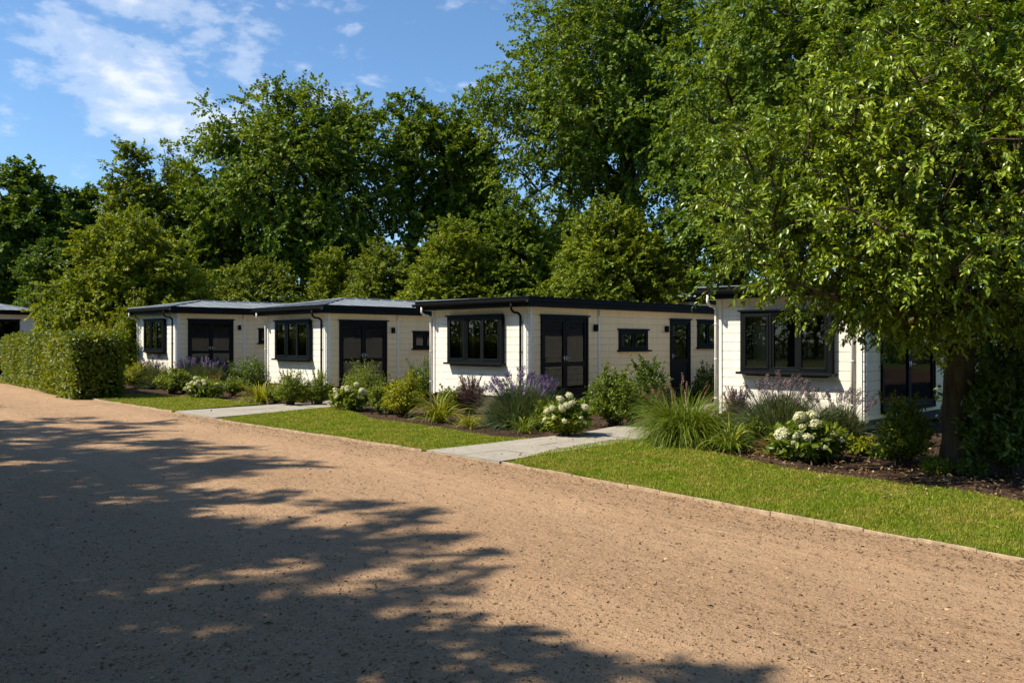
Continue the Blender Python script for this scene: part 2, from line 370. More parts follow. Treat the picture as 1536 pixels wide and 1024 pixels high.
def crown_points(rng, blobs, n, mind, shell=0.45):
    """cluster centres spread through a union of ellipsoids, denser towards the skin"""
    out = np.zeros((0, 3)); vol = np.array([b[3] * b[4] * b[5] for b in blobs]); vol = vol / vol.sum()
    ph = rng.uniform(0, 6.28, size=(len(blobs), 6))
    for _ in range(n * 14):
        i = rng.choice(len(blobs), p=vol); b = blobs[i]
        u = dirs(rng, 1)[0]
        lob = 1 + 0.13 * math.sin(3 * u[0] + ph[i, 0] + 2 * u[2]) + 0.10 * math.sin(5 * u[1] + ph[i, 1] - 3 * u[2]) + 0.07 * math.sin(7 * u[2] + ph[i, 2] + 4 * u[0])
        r = rng.uniform(0, 1) ** shell * lob
        p = np.array(b[:3]) + u * r * np.array(b[3:6])
        if len(out) and np.min(np.linalg.norm(out - p, axis=1)) < mind: continue
        out = np.vstack([out, p])
        if len(out) >= n: break
    return out

def make_tree(name, x, y, rng, trunk_h, trunk_r, blobs, n_cl, cl_r, twigs, lpt, leaf_l, leaf_w, lmat, tmpl, bark,
              droop=0.25, lean=(0, 0), up=0.25, twig_sticks=False, leader=0.8, flare=1.5, outward=0.75, sides=5, shell=0.45, mind=None, upn=0.8):
    root = empty(name, (x, y, 0))
    cl = crown_points(rng, blobs, n_cl, mind or cl_r * 0.55, shell)
    cc = np.mean([b[:3] for b in blobs], axis=0); top = max(b[2] + b[5] for b in blobs)
    # leader
    nz = 12; zs = np.linspace(0, trunk_h + (top - trunk_h) * leader, nz)
    wob = np.cumsum(rng.normal(size=(nz, 2)) * 0.10 * (zs[-1] / nz) ** 0.5, axis=0) * 0.6
    tx = lean[0] * (zs / zs[-1]) + wob[:, 0] - wob[0, 0]; ty = lean[1] * (zs / zs[-1]) + wob[:, 1] - wob[0, 1]
    trunk = np.stack([tx, ty, zs], 1); trunk[0, :2] = 0; trunk[1, :2] *= 0.5
    nodes = [p for p in trunk]; par = [-1] + list(range(nz - 1)); branches = []
    order = np.argsort(np.linalg.norm((cl - trunk[nz // 2]) * np.array((1, 1, 0.7)), axis=1))
    ok = [i for i in range(nz) if zs[i] >= trunk_h * 0.9]
    allowed = np.zeros(nz, bool); allowed[ok] = True; allowed = list(allowed)
    for ci in order:
        c = cl[ci]; NN = np.array(nodes); dv = c - NN; dist = np.linalg.norm(dv, axis=1)
        hor = np.linalg.norm(dv[:, :2], axis=1)
        cost = dist + 1.6 * np.maximum(0, NN[:, 2] - (c[2] - 0.25 * hor)) + np.where(np.array(allowed), 0, 1e6)
        pi = int(np.argmin(cost)); p = NN[pi]; ids = [pi]
        m = max(2, int(dist[pi] / (cl_r * 0.8)) + 1)
        side = rng.normal(size=3) * dist[pi] * 0.07
        for k in range(1, m + 1):
            t = k / m
            q = p + (c - p) * t + side * math.sin(PI * t) + np.array((0, 0, 0.12 * dist[pi])) * math.sin(PI * t)
            nodes.append(q); par.append(ids[-1]); allowed.append(k < m + 1); ids.append(len(nodes) - 1)
        branches.append(ids)
    nn = len(nodes); area = np.zeros(nn); kids = np.zeros(nn, int); base_r = 0.010 + 0.012 * cl_r
    ex = 2.35
    for i in range(nn - 1, -1, -1):
        if area[i] == 0: area[i] = base_r ** ex
        if par[i] >= 0: area[par[i]] += area[i] * 1.0
    # nodes in a chain carry the same area: undo double counting of leaf areas
    rad = area ** (1 / ex); f = trunk_r / rad[0]
    rad = np.where(rad > base_r * 1.6, base_r + (rad - base_r) * (trunk_r - base_r) / max(1e-6, rad[0] - base_r), np.minimum(rad, base_r * 1.6))
    rad = np.minimum(rad, trunk_r)
    wood = Soup(); NN = np.array(nodes)
    tp = np.concatenate([trunk[:1] - np.array([[0, 0, 0.25]]), trunk]); tr = np.concatenate([[rad[0] * flare * 1.12], rad[:nz]])
    tr[1] *= flare
    # finer trunk so the flare and bark read well
    fi = np.linspace(0, len(tp) - 1, 40); idx = np.arange(len(tp))
    tpf = np.stack([np.interp(fi, idx, tp[:, k]) for k in range(3)], 1); trf = np.interp(fi, idx, tr) * (1 + 0.05 * rng.normal(size=40))
    tube_np(wood, tpf, trf, 12)
    for ids in branches:
        r = rad[ids].copy(); r[0] = min(r[0], r[1] * 1.25)
        tube_np(wood, NN[ids], r, sides)
    fol = Soup(); NL = twigs * lpt
    Pm, Am, Nm = [], [], []
    for c in cl:
        o = unit((c - cc) / (np.linalg.norm(c - cc) + 1e-6)); o = o + np.array((0, 0, up))
        td = unit(o * outward + dirs(rng, twigs) * 0.95); ln = cl_r * rng.uniform(0.55, 1.2, size=(twigs, 1))
        t = np.tile(np.linspace(0.12, 1.0, lpt), (twigs, 1)) + rng.uniform(-0.04, 0.04, size=(twigs, lpt))
        start = c + rng.normal(size=(twigs, 3)) * cl_r * 0.22
        P = start[:, None] + td[:, None] * (ln * t)[..., None]; P[..., 2] -= droop * ln * t ** 2
        tang = td[:, None] * np.ones((1, lpt, 1)); tang = tang.copy(); tang[..., 2] -= 2 * droop * t
        sd = unit(np.cross(tang, dirs(rng, twigs)[:, None])); sgn = np.where(np.arange(lpt) % 2 == 0, 1, -1)[None, :, None]
        A = tang * 0.7 + sd * sgn * 0.8 + rng.normal(size=P.shape) * 0.3; A[..., 2] -= droop * 0.9
        Nv = np.array((0, 0, upn)) + 0.35 * o + rng.normal(size=P.shape) * 0.5
        Pm.append(P.reshape(-1, 3)); Am.append(A.reshape(-1, 3)); Nm.append(Nv.reshape(-1, 3))
        if twig_sticks:
            for k in range(twigs):
                q = np.concatenate([start[k:k + 1], P[k, ::max(1, lpt // 4)]]); tube_np(wood, q, np.linspace(0.008, 0.003, len(q)), 3)
    P = np.concatenate(Pm); A = np.concatenate(Am); Nv = np.concatenate(Nm)
    s = rng.uniform(0.7, 1.25, size=len(P))
    leaves(fol, P, A, Nv, leaf_l * s, leaf_w * s, tmpl)
    link('trunk', wood.mesh('trunk', True), bark, root)
    link('crown', fol.mesh('crown'), lmat, root)
    return root

def make_bush(name, x, y, rng, w, h, depth=None, leaf=0.07, n_sh=90, lps=16, lmat=None, tmpl=OVAL, shoots=6, flat=0.0, wl=0.55, base_gap=0.05, squareness=1.0, z=0.0, upright=0.2):
    """multi-stemmed shrub: stems fan out from the base, leaves along their outer part"""
    depth = depth or w; root = empty(name, (x, y, z)); wood = Soup(); fol = Soup()
    n = n_sh + shoots; u = dirs(rng, n); u[:, 2] = rng.uniform(-0.55, 1, size=n); u[:, :2] *= np.sqrt(np.maximum(0, 1 - u[:, 2:3] ** 2)) / (np.linalg.norm(u[:, :2], axis=1, keepdims=True) + 1e-9)
    su = np.sign(u) * np.abs(u) ** squareness
    rr = rng.uniform(0.78, 1.04, size=(n, 1)) * (1 + 0.10 * np.sin(4 * u[:, :1] + rng.uniform(0, 6)) + 0.08 * np.sin(5 * u[:, 1:2] + rng.uniform(0, 6)))
    rad = np.array((w / 2, depth / 2, h * 0.5))
    tip = np.array((0, 0, h * 0.52)) + su * rad * rr
    tip[n_sh:] = np.stack([rng.uniform(-.38, .38, shoots) * w, rng.uniform(-.38, .38, shoots) * depth, h * rng.uniform(1.0, 1.22, shoots)], 1) if shoots else tip[n_sh:]
    tip[:, 2] = np.maximum(tip[:, 2], 0.05); leaf = leaf * 1.08
    base = np.stack([rng.normal(size=n) * w * 0.06, rng.normal(size=n) * depth * 0.06, np.zeros(n)], 1)
    t = np.linspace(0, 1, 6)[None, :, None]
    mid = base * 0.5 + tip * 0.5; mid[:, 2] += h * 0.12; mid[:, :2] *= 0.85
    path = (1 - t) ** 2 * base[:, None] + 2 * t * (1 - t) * mid[:, None] + t ** 2 * tip[:, None]
    for k in range(0, n, 2):
        tube_np(wood, path[k], np.linspace(0.006 + 0.006 * h, 0.002, 6), 4)
    lps = int(lps * 2.6); tt = rng.uniform(0.16, 1.0, size=(n, lps)) ** 0.62; tt = np.clip(tt, 0.2, 1)[..., None]
    P = (1 - tt) ** 2 * base[:, None] + 2 * tt * (1 - tt) * mid[:, None] + tt ** 2 * tip[:, None]
    tang = unit(2 * (1 - tt) * (mid - base)[:, None] + 2 * tt * (tip - mid)[:, None])
    P = P + rng.normal(size=P.shape) * (0.04 * w + 0.01) * np.array((1, depth / w, 0.7)) * (np.arange(n) < n_sh)[:, None, None]
    P[..., 2] = np.maximum(P[..., 2], 0.03)
    A = tang * (0.5 + upright) + dirs(rng, n * lps).reshape(n, lps, 3) * 0.85
    Nv = unit(P - np.array((0, 0, h * 0.4))) * 0.6 + np.array((0, 0, 0.6)) + rng.normal(size=P.shape) * 0.45
    s = rng.uniform(0.65, 1.3, size=n * lps)
    leaves(fol, P.reshape(-1, 3), A.reshape(-1, 3), Nv.reshape(-1, 3), leaf * s, leaf * wl * s, tmpl)
    link('stem', wood.mesh('stem', True), M['stem'], root)
    link('foliage', fol.mesh('foliage'), lmat, root)
    return root

def straps(soup, rng, n, rad, length, width, arch, spread=1.0, base_r=0.08, segs=6, lenvar=0.35, z0=0.0):
    """arching strap leaves / reeds growing from a crown"""
    az = rng.uniform(0, 2 * PI, n); el = np.clip(rng.normal(1.15, 0.28 * spread, n), 0.35, 1.57)
    ln = length * rng.uniform(1 - lenvar, 1 + lenvar * 0.5, n); ar = arch * rng.uniform(0.5, 1.4, n)
    br = base_r * np.sqrt(rng.uniform(0, 1, n)); a2 = az + rng.normal(size=n) * 0.5
    t = np.linspace(0, 1, segs + 1)
    e = el[:, None] - ar[:, None] * t[None] * (1 + 0.6 * t[None]); step = (ln / segs)[:, None]
    hx = np.concatenate([np.zeros((n, 1)), np.cumsum(np.cos(e[:, :-1]) * step, 1)], 1); hz = np.concatenate([np.zeros((n, 1)), np.cumsum(np.sin(e[:, :-1]) * step, 1)], 1)
    x = br[:, None] * np.cos(a2)[:, None] + hx * np.cos(az)[:, None]; y = br[:, None] * np.sin(a2)[:, None] + hx * np.sin(az)[:, None]
    C = np.stack([x, y, np.maximum(hz + z0, 0.012)], 2)
    tw = rng.normal(size=n) * 0.4
    side = np.stack([-np.sin(az + tw), np.cos(az + tw), 0.25 * rng.normal(size=n)], 1)[:, None, :]
    wd = (width * rng.uniform(0.7, 1.2, n))[:, None] * np.interp(t, [0, .3, .7, 1], [.6, 1, .75, .06])[None]
    V = np.stack([C - side * wd[..., None] / 2, C + side * wd[..., None] / 2], 2).reshape(n, -1, 3)
    k = np.arange(segs); F1 = np.stack([2 * k, 2 * k + 1, 2 * k + 3, 2 * k + 2], 1)
    F = (F1[None] + (np.arange(n) * 2 * (segs + 1))[:, None, None]).reshape(-1, 4)
    soup.add(V.reshape(-1, 3), F)

def make_straps(name, x, y, rng, n, length, width, arch, mat, spread=1.0, base_r=0.08):
    root = empty(name, (x, y, 0)); s = Soup(); straps(s, rng, n, 0, length, width, arch, spread, base_r)
    link('foliage', s.mesh('foliage'), mat, root); return root

def spike_mesh(rng, stalk, head, hw, n, mat, seed_len):
    """one flower spike of unit use: stalk along z with a spindle of small florets at its tip"""
    s = Soup(); tube_np(s, [(0, 0, 0), (0.006, 0, stalk * .5), (0, 0.004, stalk)], [0.0035, 0.003, 0.0025], 3)
    t = rng.uniform(0, 1, n); a = rng.uniform(0, 2 * PI, n); r = hw * np.sin(PI * (0.12 + 0.8 * t)) * rng.uniform(.4, 1, n)
    P = np.stack([r * np.cos(a), r * np.sin(a), stalk - head * 0.15 + head * t], 1)
    A = np.stack([np.cos(a), np.sin(a), np.full(n, 0.7)], 1); Nv = np.stack([np.cos(a), np.sin(a), np.full(n, -0.6)], 1) + rng.normal(size=(n, 3)) * 0.2
    leaves(s, P, A, Nv, seed_len * rng.uniform(.7, 1.2, n), seed_len * 0.55, DIAMOND)
    me = s.mesh('flower_spike'); me.materials.append(mat); return me
_r = np.random.default_rng(5)
LAV = [spike_mesh(_r, 0.34, 0.15 + .03 * i, 0.022, 70, G['bloom_purple'], 0.034) for i in range(3)]
LAVG = [spike_mesh(_r, 0.36, 0.14 + .03 * i, 0.019, 60, G['bloom_grey'], 0.030) for i in range(3)]
PLUME = [spike_mesh(_r, 0.40, 0.16 + .03 * i, 0.009, 44, G['bloom_pink'], 0.024) for i in range(3)]

def put_spikes(root, rng, meshes, n, w, h, depth=None, fan=0.9, bias=(0, 0), name='flower_spike', scale=1.0, low=0.55):
    depth = depth or w
    for k in range(n):
        a = rng.uniform(0, 2 * PI); r = math.sqrt(rng.uniform(0, 1))
        ux, uy = r * math.cos(a), r * math.sin(a)
        o = bpy.data.objects.new(name, meshes[k % len(meshes)])
        o.location = (ux * w * 0.40 + bias[0], uy * depth * 0.40 + bias[1], h * (low + (1 - low) * math.sqrt(max(0, 1 - 0.75 * r * r)) - 0.42 * 0.8 * scale))
        d = Vector((ux * fan + rng.normal() * 0.1, uy * fan + rng.normal() * 0.1, 1.0))
        o.rotation_mode = 'QUATERNION'; o.rotation_quaternion = d.to_track_quat('Z', 'Y')
        s = scale * rng.uniform(0.75, 1.2); o.scale = (s, s, s); o.parent = root; COL.objects.link(o)

def make_lavender(x, y, rng, w, h, n_sp, meshes, nf=700, depth=None, bias=(0, 0), name='lavender'):
    root = empty(name, (x, y, 0)); s = Soup()
    nf = int(nf * 1.7); straps(s, rng, nf, 0, h * 0.90, 0.011, 0.6, 2.0, w * 0.30, 5, 0.4)
    straps(s, rng, nf, 0, h * 0.66, 0.013, 0.6, 2.7, w * 0.40, 4, 0.4)
    # fine side leaves on the stems
    m = nf * 4; u = dirs(rng, m); u[:, 2] = np.abs(u[:, 2]); rr = rng.uniform(0.35, 1.0, (m, 1)) ** 0.5
    P = u * rr * np.array((w * 0.52, (depth or w) * 0.52, h * 0.76)); P[:, 2] += 0.03
    leaves(s, P, u + np.array((0, 0, 1.3)) + rng.normal(size=(m, 3)) * .4, dirs(rng, m), 0.075 * rng.uniform(.6, 1.3, m), 0.011, DIAMOND)
    link('foliage', s.mesh('foliage'), G['lavender'], root)
    put_spikes(root, rng, meshes, n_sp, w, h, depth, bias=bias)
    return root

def head_mesh(rng, r):
    s = Soup(); n = 170; u = dirs(rng, n); u[:, 2] = u[:, 2] * 0.9 + 0.12
    P = u * r * np.array((1, 1, 0.82)) * rng.uniform(0.86, 1.05, (n, 1)); 
    for q in range(4):
        a = dirs(rng, n); t = np.cross(u, a)
        leaves(s, P, t + u * 0.25, u + 0.25 * dirs(rng, n), r * 0.24, r * 0.2, DIAMOND)
    # core keeps the head from being see-through
    k = dirs(rng, 260); leaves(s, k * r * 0.72, np.cross(k, dirs(rng, 260)), k, r * 0.42, r * 0.42, DIAMOND)
    me = s.mesh('flower_head'); me.materials.append(G['bloom_white']); return me
HEADS = [head_mesh(_r, 0.1) for _ in range(3)]

def make_hydrangea(x, y, rng, w, h, heads, hs=1.0, leaf=0.11, lmat=None):
    root = make_bush('hydrangea', x, y, rng, w, h * 0.86, leaf=leaf, n_sh=80, lps=13, lmat=lmat or G['shrub'], tmpl=OVAL, shoots=0, wl=0.6)
    for k, (ux, uy, uz, s) in enumerate(heads):
        # uv in camera-right / towards-camera / height shares
        X = (ux + -uy) / RT2; Y = (-ux + -uy) / RT2
        o = bpy.data.objects.new('flower_head', HEADS[k % 3]); sc = s * hs
        o.location = (X * w / 2, Y * w / 2, uz * h); o.rotation_euler = (rng.normal() * .3, rng.normal() * .3, rng.uniform(0, 6))
        o.scale = (sc, sc, sc * rng.uniform(0.8, 1.0)); o.parent = root; COL.objects.link(o)
    return root
def random_heads(rng, n, s0=0.55, s1=0.9):
    out = []
    for k in range(n):
        ux = rng.uniform(-.85, .85); uz = rng.uniform(0.45, 0.98) * math.sqrt(max(.2, 1 - 0.55 * ux * ux)); uy = math.sqrt(max(0, 1 - ux * ux - (uz - .4) ** 2)) * rng.uniform(.5, .95)
        out.append((ux, uy, uz, rng.uniform(s0, s1)))
    return out

# ----------------------------------------------------------------------------- chalets
def siding(mb, F, length, z0, z1, ops, t=0.10, row=0.2):
    zs = [z0]
    while zs[-1] < z1 - 1e-4: zs.append(min(z1, zs[-1] + row))
    if zs[-1] - zs[-2] < 0.06: zs.pop(-2)
    for k in range(len(zs) - 1):
        cuts = sorted({zs[k], zs[k + 1]} | {z for o in ops for z in (o[2], o[3]) if zs[k] + 1e-3 < z < zs[k + 1] - 1e-3})
        for za, zb in zip(cuts[:-1], cuts[1:]):
            zm = (za + zb) / 2; a = 0.0; segs = []
            for o in sorted(o for o in ops if o[2] < zm < o[3]):
                if o[0] > a: segs.append((a, o[0]))
                a = o[1]
            if a < length: segs.append((a, length))
            lo = 0.017 if abs(za - zs[k]) < 1e-3 else 0.0; hi = 0.017 if abs(zb - zs[k + 1]) < 1e-3 else 0.0
            prof = [(-lo, za), (0, za + 0.7 * lo), (0, zb - 0.35 * hi), (-hi, zb)]
            for a0, a1 in segs:
                if len(cuts) == 2 and a1 - a0 > 4.5 and k % 5 == 2:
                    aj = a0 + (a1 - a0) * (0.28 + 0.45 * ((k * 0.618) % 1)); spans = ((a0, aj - 0.0025), (aj + 0.0025, a1))
                else: spans = ((a0, a1),)
                for a0_, a1_ in spans:
                  for (b0, c0), (b1, c1) in zip(prof[:-1], prof[1:]):
                    if abs(c1 - c0) < 1e-6 and abs(b1 - b0) < 1e-6: continue
                    mb.poly([F.p(a0_, b0, c0), F.p(a1_, b0, c0), F.p(a1_, b1, c1), F.p(a0_, b1, c1)], not F.flip)
                for (b0, c0), (b1, c1) in ():
                    if abs(c1 - c0) < 1e-6 and abs(b1 - b0) < 1e-6: continue
                    mb.poly([F.p(a0, b0, c0), F.p(a1, b0, c0), F.p(a1, b1, c1), F.p(a0, b1, c1)], not F.flip)
                mb.poly([F.p(a0, -t, za), F.p(a1, -t, za), F.p(a1, -t, zb), F.p(a0, -t, zb)], F.flip)

def window(root, F, u0, u1, z0, z1, panes, proj, sill=True, head=True, name='window'):
    """outer frame is the part itself; sashes, panes, sill are its sub-parts"""
    fw = 0.065; b0 = -0.11; b1 = proj
    m = MB()
    m.box(F, u0 - 0.02, u0 + fw, b0, b1, z0, z1); m.box(F, u1 - fw, u1 + 0.02, b0, b1, z0, z1)
    m.box(F, u0 + fw, u1 - fw, b0, b1, z1 - fw, z1); m.box(F, u0 + fw, u1 - fw, b0, b1, z0, z0 + fw)
    w = (u1 - u0 - 2 * fw) / panes
    for k in range(1, panes): m.box(F, u0 + fw + k * w - 0.03, u0 + fw + k * w + 0.03, b0, b1 - 0.002, z0 + fw, z1 - fw)
    if head: m.box(F, u0 - 0.07, u1 + 0.07, b1 - 0.05, b1 + 0.035, z1 + 0.001, z1 + 0.045)
    o = m.build(name, M['black'], root, 0.004)
    s = MB(); g = MB(); st = 0.05
    for k in range(panes):
        a0 = u0 + fw + k * w + (0.032 if k else 0.002); a1 = u0 + fw + (k + 1) * w - (0.032 if k < panes - 1 else 0.002)
        c0 = z0 + fw + 0.002; c1 = z1 - fw - 0.002; bb = b1 + 0.012 if k != panes // 2 or panes < 3 else b1 - 0.02
        s.box(F, a0, a0 + st, bb - 0.06, bb, c0, c1); s.box(F, a1 - st, a1, bb - 0.06, bb, c0, c1)
        s.box(F, a0 + st, a1 - st, bb - 0.06, bb, c1 - st, c1); s.box(F, a0 + st, a1 - st, bb - 0.06, bb, c0, c0 + st)
        g.poly([F.p(a0 + st, bb - 0.03, c0 + st), F.p(a1 - st, bb - 0.03, c0 + st), F.p(a1 - st, bb - 0.03, c1 - st), F.p(a0 + st, bb - 0.03, c1 - st)], not F.flip)
    s.build('sash', M['black'], o, 0.004); g.build('pane', M['glass'], o)
    if sill:
        q = MB(); q.box(F, u0 - 0.08, u1 + 0.08, -0.02, b1 + 0.10, z0 - 0.055, z0 - 0.001)
        if proj > 0.1: q.box(F, u0 + 0.1, u1 - 0.1, 0.002, b1 - 0.02, z0 - 0.09, z0 - 0.057)
        q.build('sill', M['black'], o, 0.005)
    return o

def door(root, F, u0, u1, z0, z1, leafs, rail=0.9, glass_low=True, name='door'):
    fw = 0.07; b1 = 0.05
    m = MB()
    m.box(F, u0, u0 + fw, -0.11, b1, z0, z1); m.box(F, u1 - fw, u1, -0.11, b1, z0, z1); m.box(F, u0 + fw, u1 - fw, -0.11, b1, z1 - fw, z1)
    m.box(F, u0 - 0.05, u1 + 0.05, b1 - 0.03, b1 + 0.035, z1 + 0.001, z1 + 0.045)
    m.box(F, u0 + fw, u1 - fw, -0.11, b1 + 0.03, z0, z0 + 0.04)
    o = m.build(name, M['black'], root, 0.004); w = (u1 - u0 - 2 * fw) / leafs; st = 0.082
    for k in range(leafs):
        a0 = u0 + fw + k * w + 0.004; a1 = a0 + w - 0.008; c0 = z0 + 0.045; c1 = z1 - fw - 0.004; bb = 0.03
        s = MB(); s.box(F, a0, a0 + st, -0.03, bb, c0, c1); s.box(F, a1 - st, a1, -0.03, bb, c0, c1)
        s.box(F, a0 + st, a1 - st, -0.03, bb, c1 - st, c1); s.box(F, a0 + st, a1 - st, -0.03, bb, c0, c0 + 0.14)
        if rail: s.box(F, a0 + st, a1 - st, -0.03, bb, z0 + rail - 0.09, z0 + rail + 0.03)
        if not glass_low: s.box(F, a0 + st, a1 - st, -0.015, 0.012, c0 + 0.14, z0 + rail - 0.09)
        for hz in (0.3, 0.5, 0.75, 0.97):   # hinges
            ha = a0 - 0.002 if k == 0 else a1 + 0.002
            s.tube([F.p(ha, bb + 0.012, c0 + (c1 - c0) * hz - 0.05), F.p(ha, bb + 0.012, c0 + (c1 - c0) * hz - 0.11)], 0.012, 6)
        s.build('door_leaf', M['black'], o, 0.004)
        g = MB()
        for (q0, q1) in (((z0 + rail + 0.03, c1 - st), (c0 + 0.14, z0 + rail - 0.09)) if (rail and glass_low) else (((z0 + rail + 0.03, c1 - st),) if rail else ((c0 + 0.14, c1 - st),))):
            g.poly([F.p(a0 + st, 0, q0), F.p(a1 - st, 0, q0), F.p(a1 - st, 0, q1), F.p(a0 + st, 0, q1)], not F.flip)
        g.build('pane', M['door_glass'], o)
        if leafs == 2: ha = a1 - st * .5 if k == 0 else a0 + st * .5; sg = -1 if k == 0 else 1
        else: ha = a0 + st * .5; sg = 1
        h = MB(); hz = z0 + 1.02
        h.box(F, ha - 0.016, ha + 0.016, bb + 0.002, bb + 0.012, hz - 0.12, hz + 0.06)
        h.tube([F.p(ha, bb + 0.01, hz), F.p(ha, bb + 0.055, hz), F.p(ha + sg * 0.12, bb + 0.055, hz)], 0.009, 8)
        h.build('handle', M['steel'], o, smooth=True)
    return o

def hip_roof(root, x0, x1, y0, y1, ze, rise, fh=0.25, seam=0.55):
    zt = ze + fh; hw = (y1 - y0) / 2; ym = (y0 + y1) / 2; hx = min(hw, (x1 - x0) / 2 - 0.05)
    A, B, C_, D = (x0, y0, zt), (x1, y0, zt), (x1, y1, zt), (x0, y1, zt); R0, R1 = (x0 + hx, ym, zt + rise), (x1 - hx, ym, zt + rise)
    m = MB(); m.poly([A, B, R1, R0]); m.poly([C_, D, R0, R1]); m.poly([D, A, R0]); m.poly([B, C_, R1])
    sl = math.atan2(rise, hw); nz = math.cos(sl)
    def rib(p, q):
        p = np.array(p); q = np.array(q); m.tube([p + (0, 0, .012), q + (0, 0, .012)], 0.017, 5)
    n = int((x1 - x0) / seam)
    for k in range(1, n):
        x = x0 + (x1 - x0) * k / n; f = min(1, (x - x0) / hx, (x1 - x) / hx)
        rib((x, y0 + .02, zt), (x, y0 + hw * f, zt + rise * f)); rib((x, y1 - .02, zt), (x, y1 - hw * f, zt + rise * f))
    n = max(2, int((y1 - y0) / seam))
    for k in range(1, n):
        y = y0 + (y1 - y0) * k / n; f = 1 - abs(y - ym) / hw
        rib((x0 + .02, y, zt), (x0 + hx * f, y, zt + rise * f)); rib((x1 - .02, y, zt), (x1 - hx * f, y, zt + rise * f))
    for p, q in ((A, R0), (D, R0), (B, R1), (C_, R1), (R0, R1)):
        m.tube([np.array(p) + (0, 0, .015), np.array(q) + (0, 0, .015)], 0.035, 6)
    roof = m.build('roof', M['roof'], root)
    f = MB(); t = 0.035
    for (za, zb, o) in ((ze, ze + 0.13, 0.0), (ze + 0.133, zt - 0.012, 0.018), (zt - 0.010, zt + 0.02, 0.034)):
        f.box(WORLD, x0 - o, x0 + t, y0 - o, y1 + o, za, zb); f.box(WORLD, x1 - t, x1 + o, y0 - o, y1 + o, za, zb)
        f.box(WORLD, x0 + t + .001, x1 - t - .001, y0 - o, y0 + t, za, zb); f.box(WORLD, x0 + t + .001, x1 - t - .001, y1 - t, y1 + o, za, zb)
    f.build('fascia', M['fascia'], roof, 0.005)
    s = MB(); s.box(WORLD, x0 + t, x1 - t, y0 + t, y1 - t, ze + 0.012, ze + 0.03); s.build('soffit', M['trim'], roof)
    g = MB(); n = 9; prof = [(-0.062 - 0.058 * math.cos(a), ze + 0.175 - 0.075 * math.sin(a)) for a in np.linspace(0, PI, n)]
    prof2 = [(-0.062 - 0.050 * math.cos(a), ze + 0.177 - 0.066 * math.sin(a)) for a in np.linspace(PI, 0, n)]
    pr = prof + prof2; xo = x0 - 0.02
    ring0 = [(xo + a, y0 - 0.03, c) for a, c in pr]; ring1 = [(xo + a, y1 + 0.03, c) for a, c in pr]
    for k in range(len(pr)):
        j = (k + 1) % len(pr); g.poly([ring0[k], ring0[j], ring1[j], ring1[k]])
    for k in range(n - 1):
        g.poly([ring0[k], ring0[k + 1], ring0[2 * n - 2 - k], ring0[2 * n - 1 - k]]); g.poly([ring1[k], ring1[k + 1], ring1[2 * n - 2 - k], ring1[2 * n - 1 - k]])
    g.build('gutter', M['fascia'], roof)
    return roof

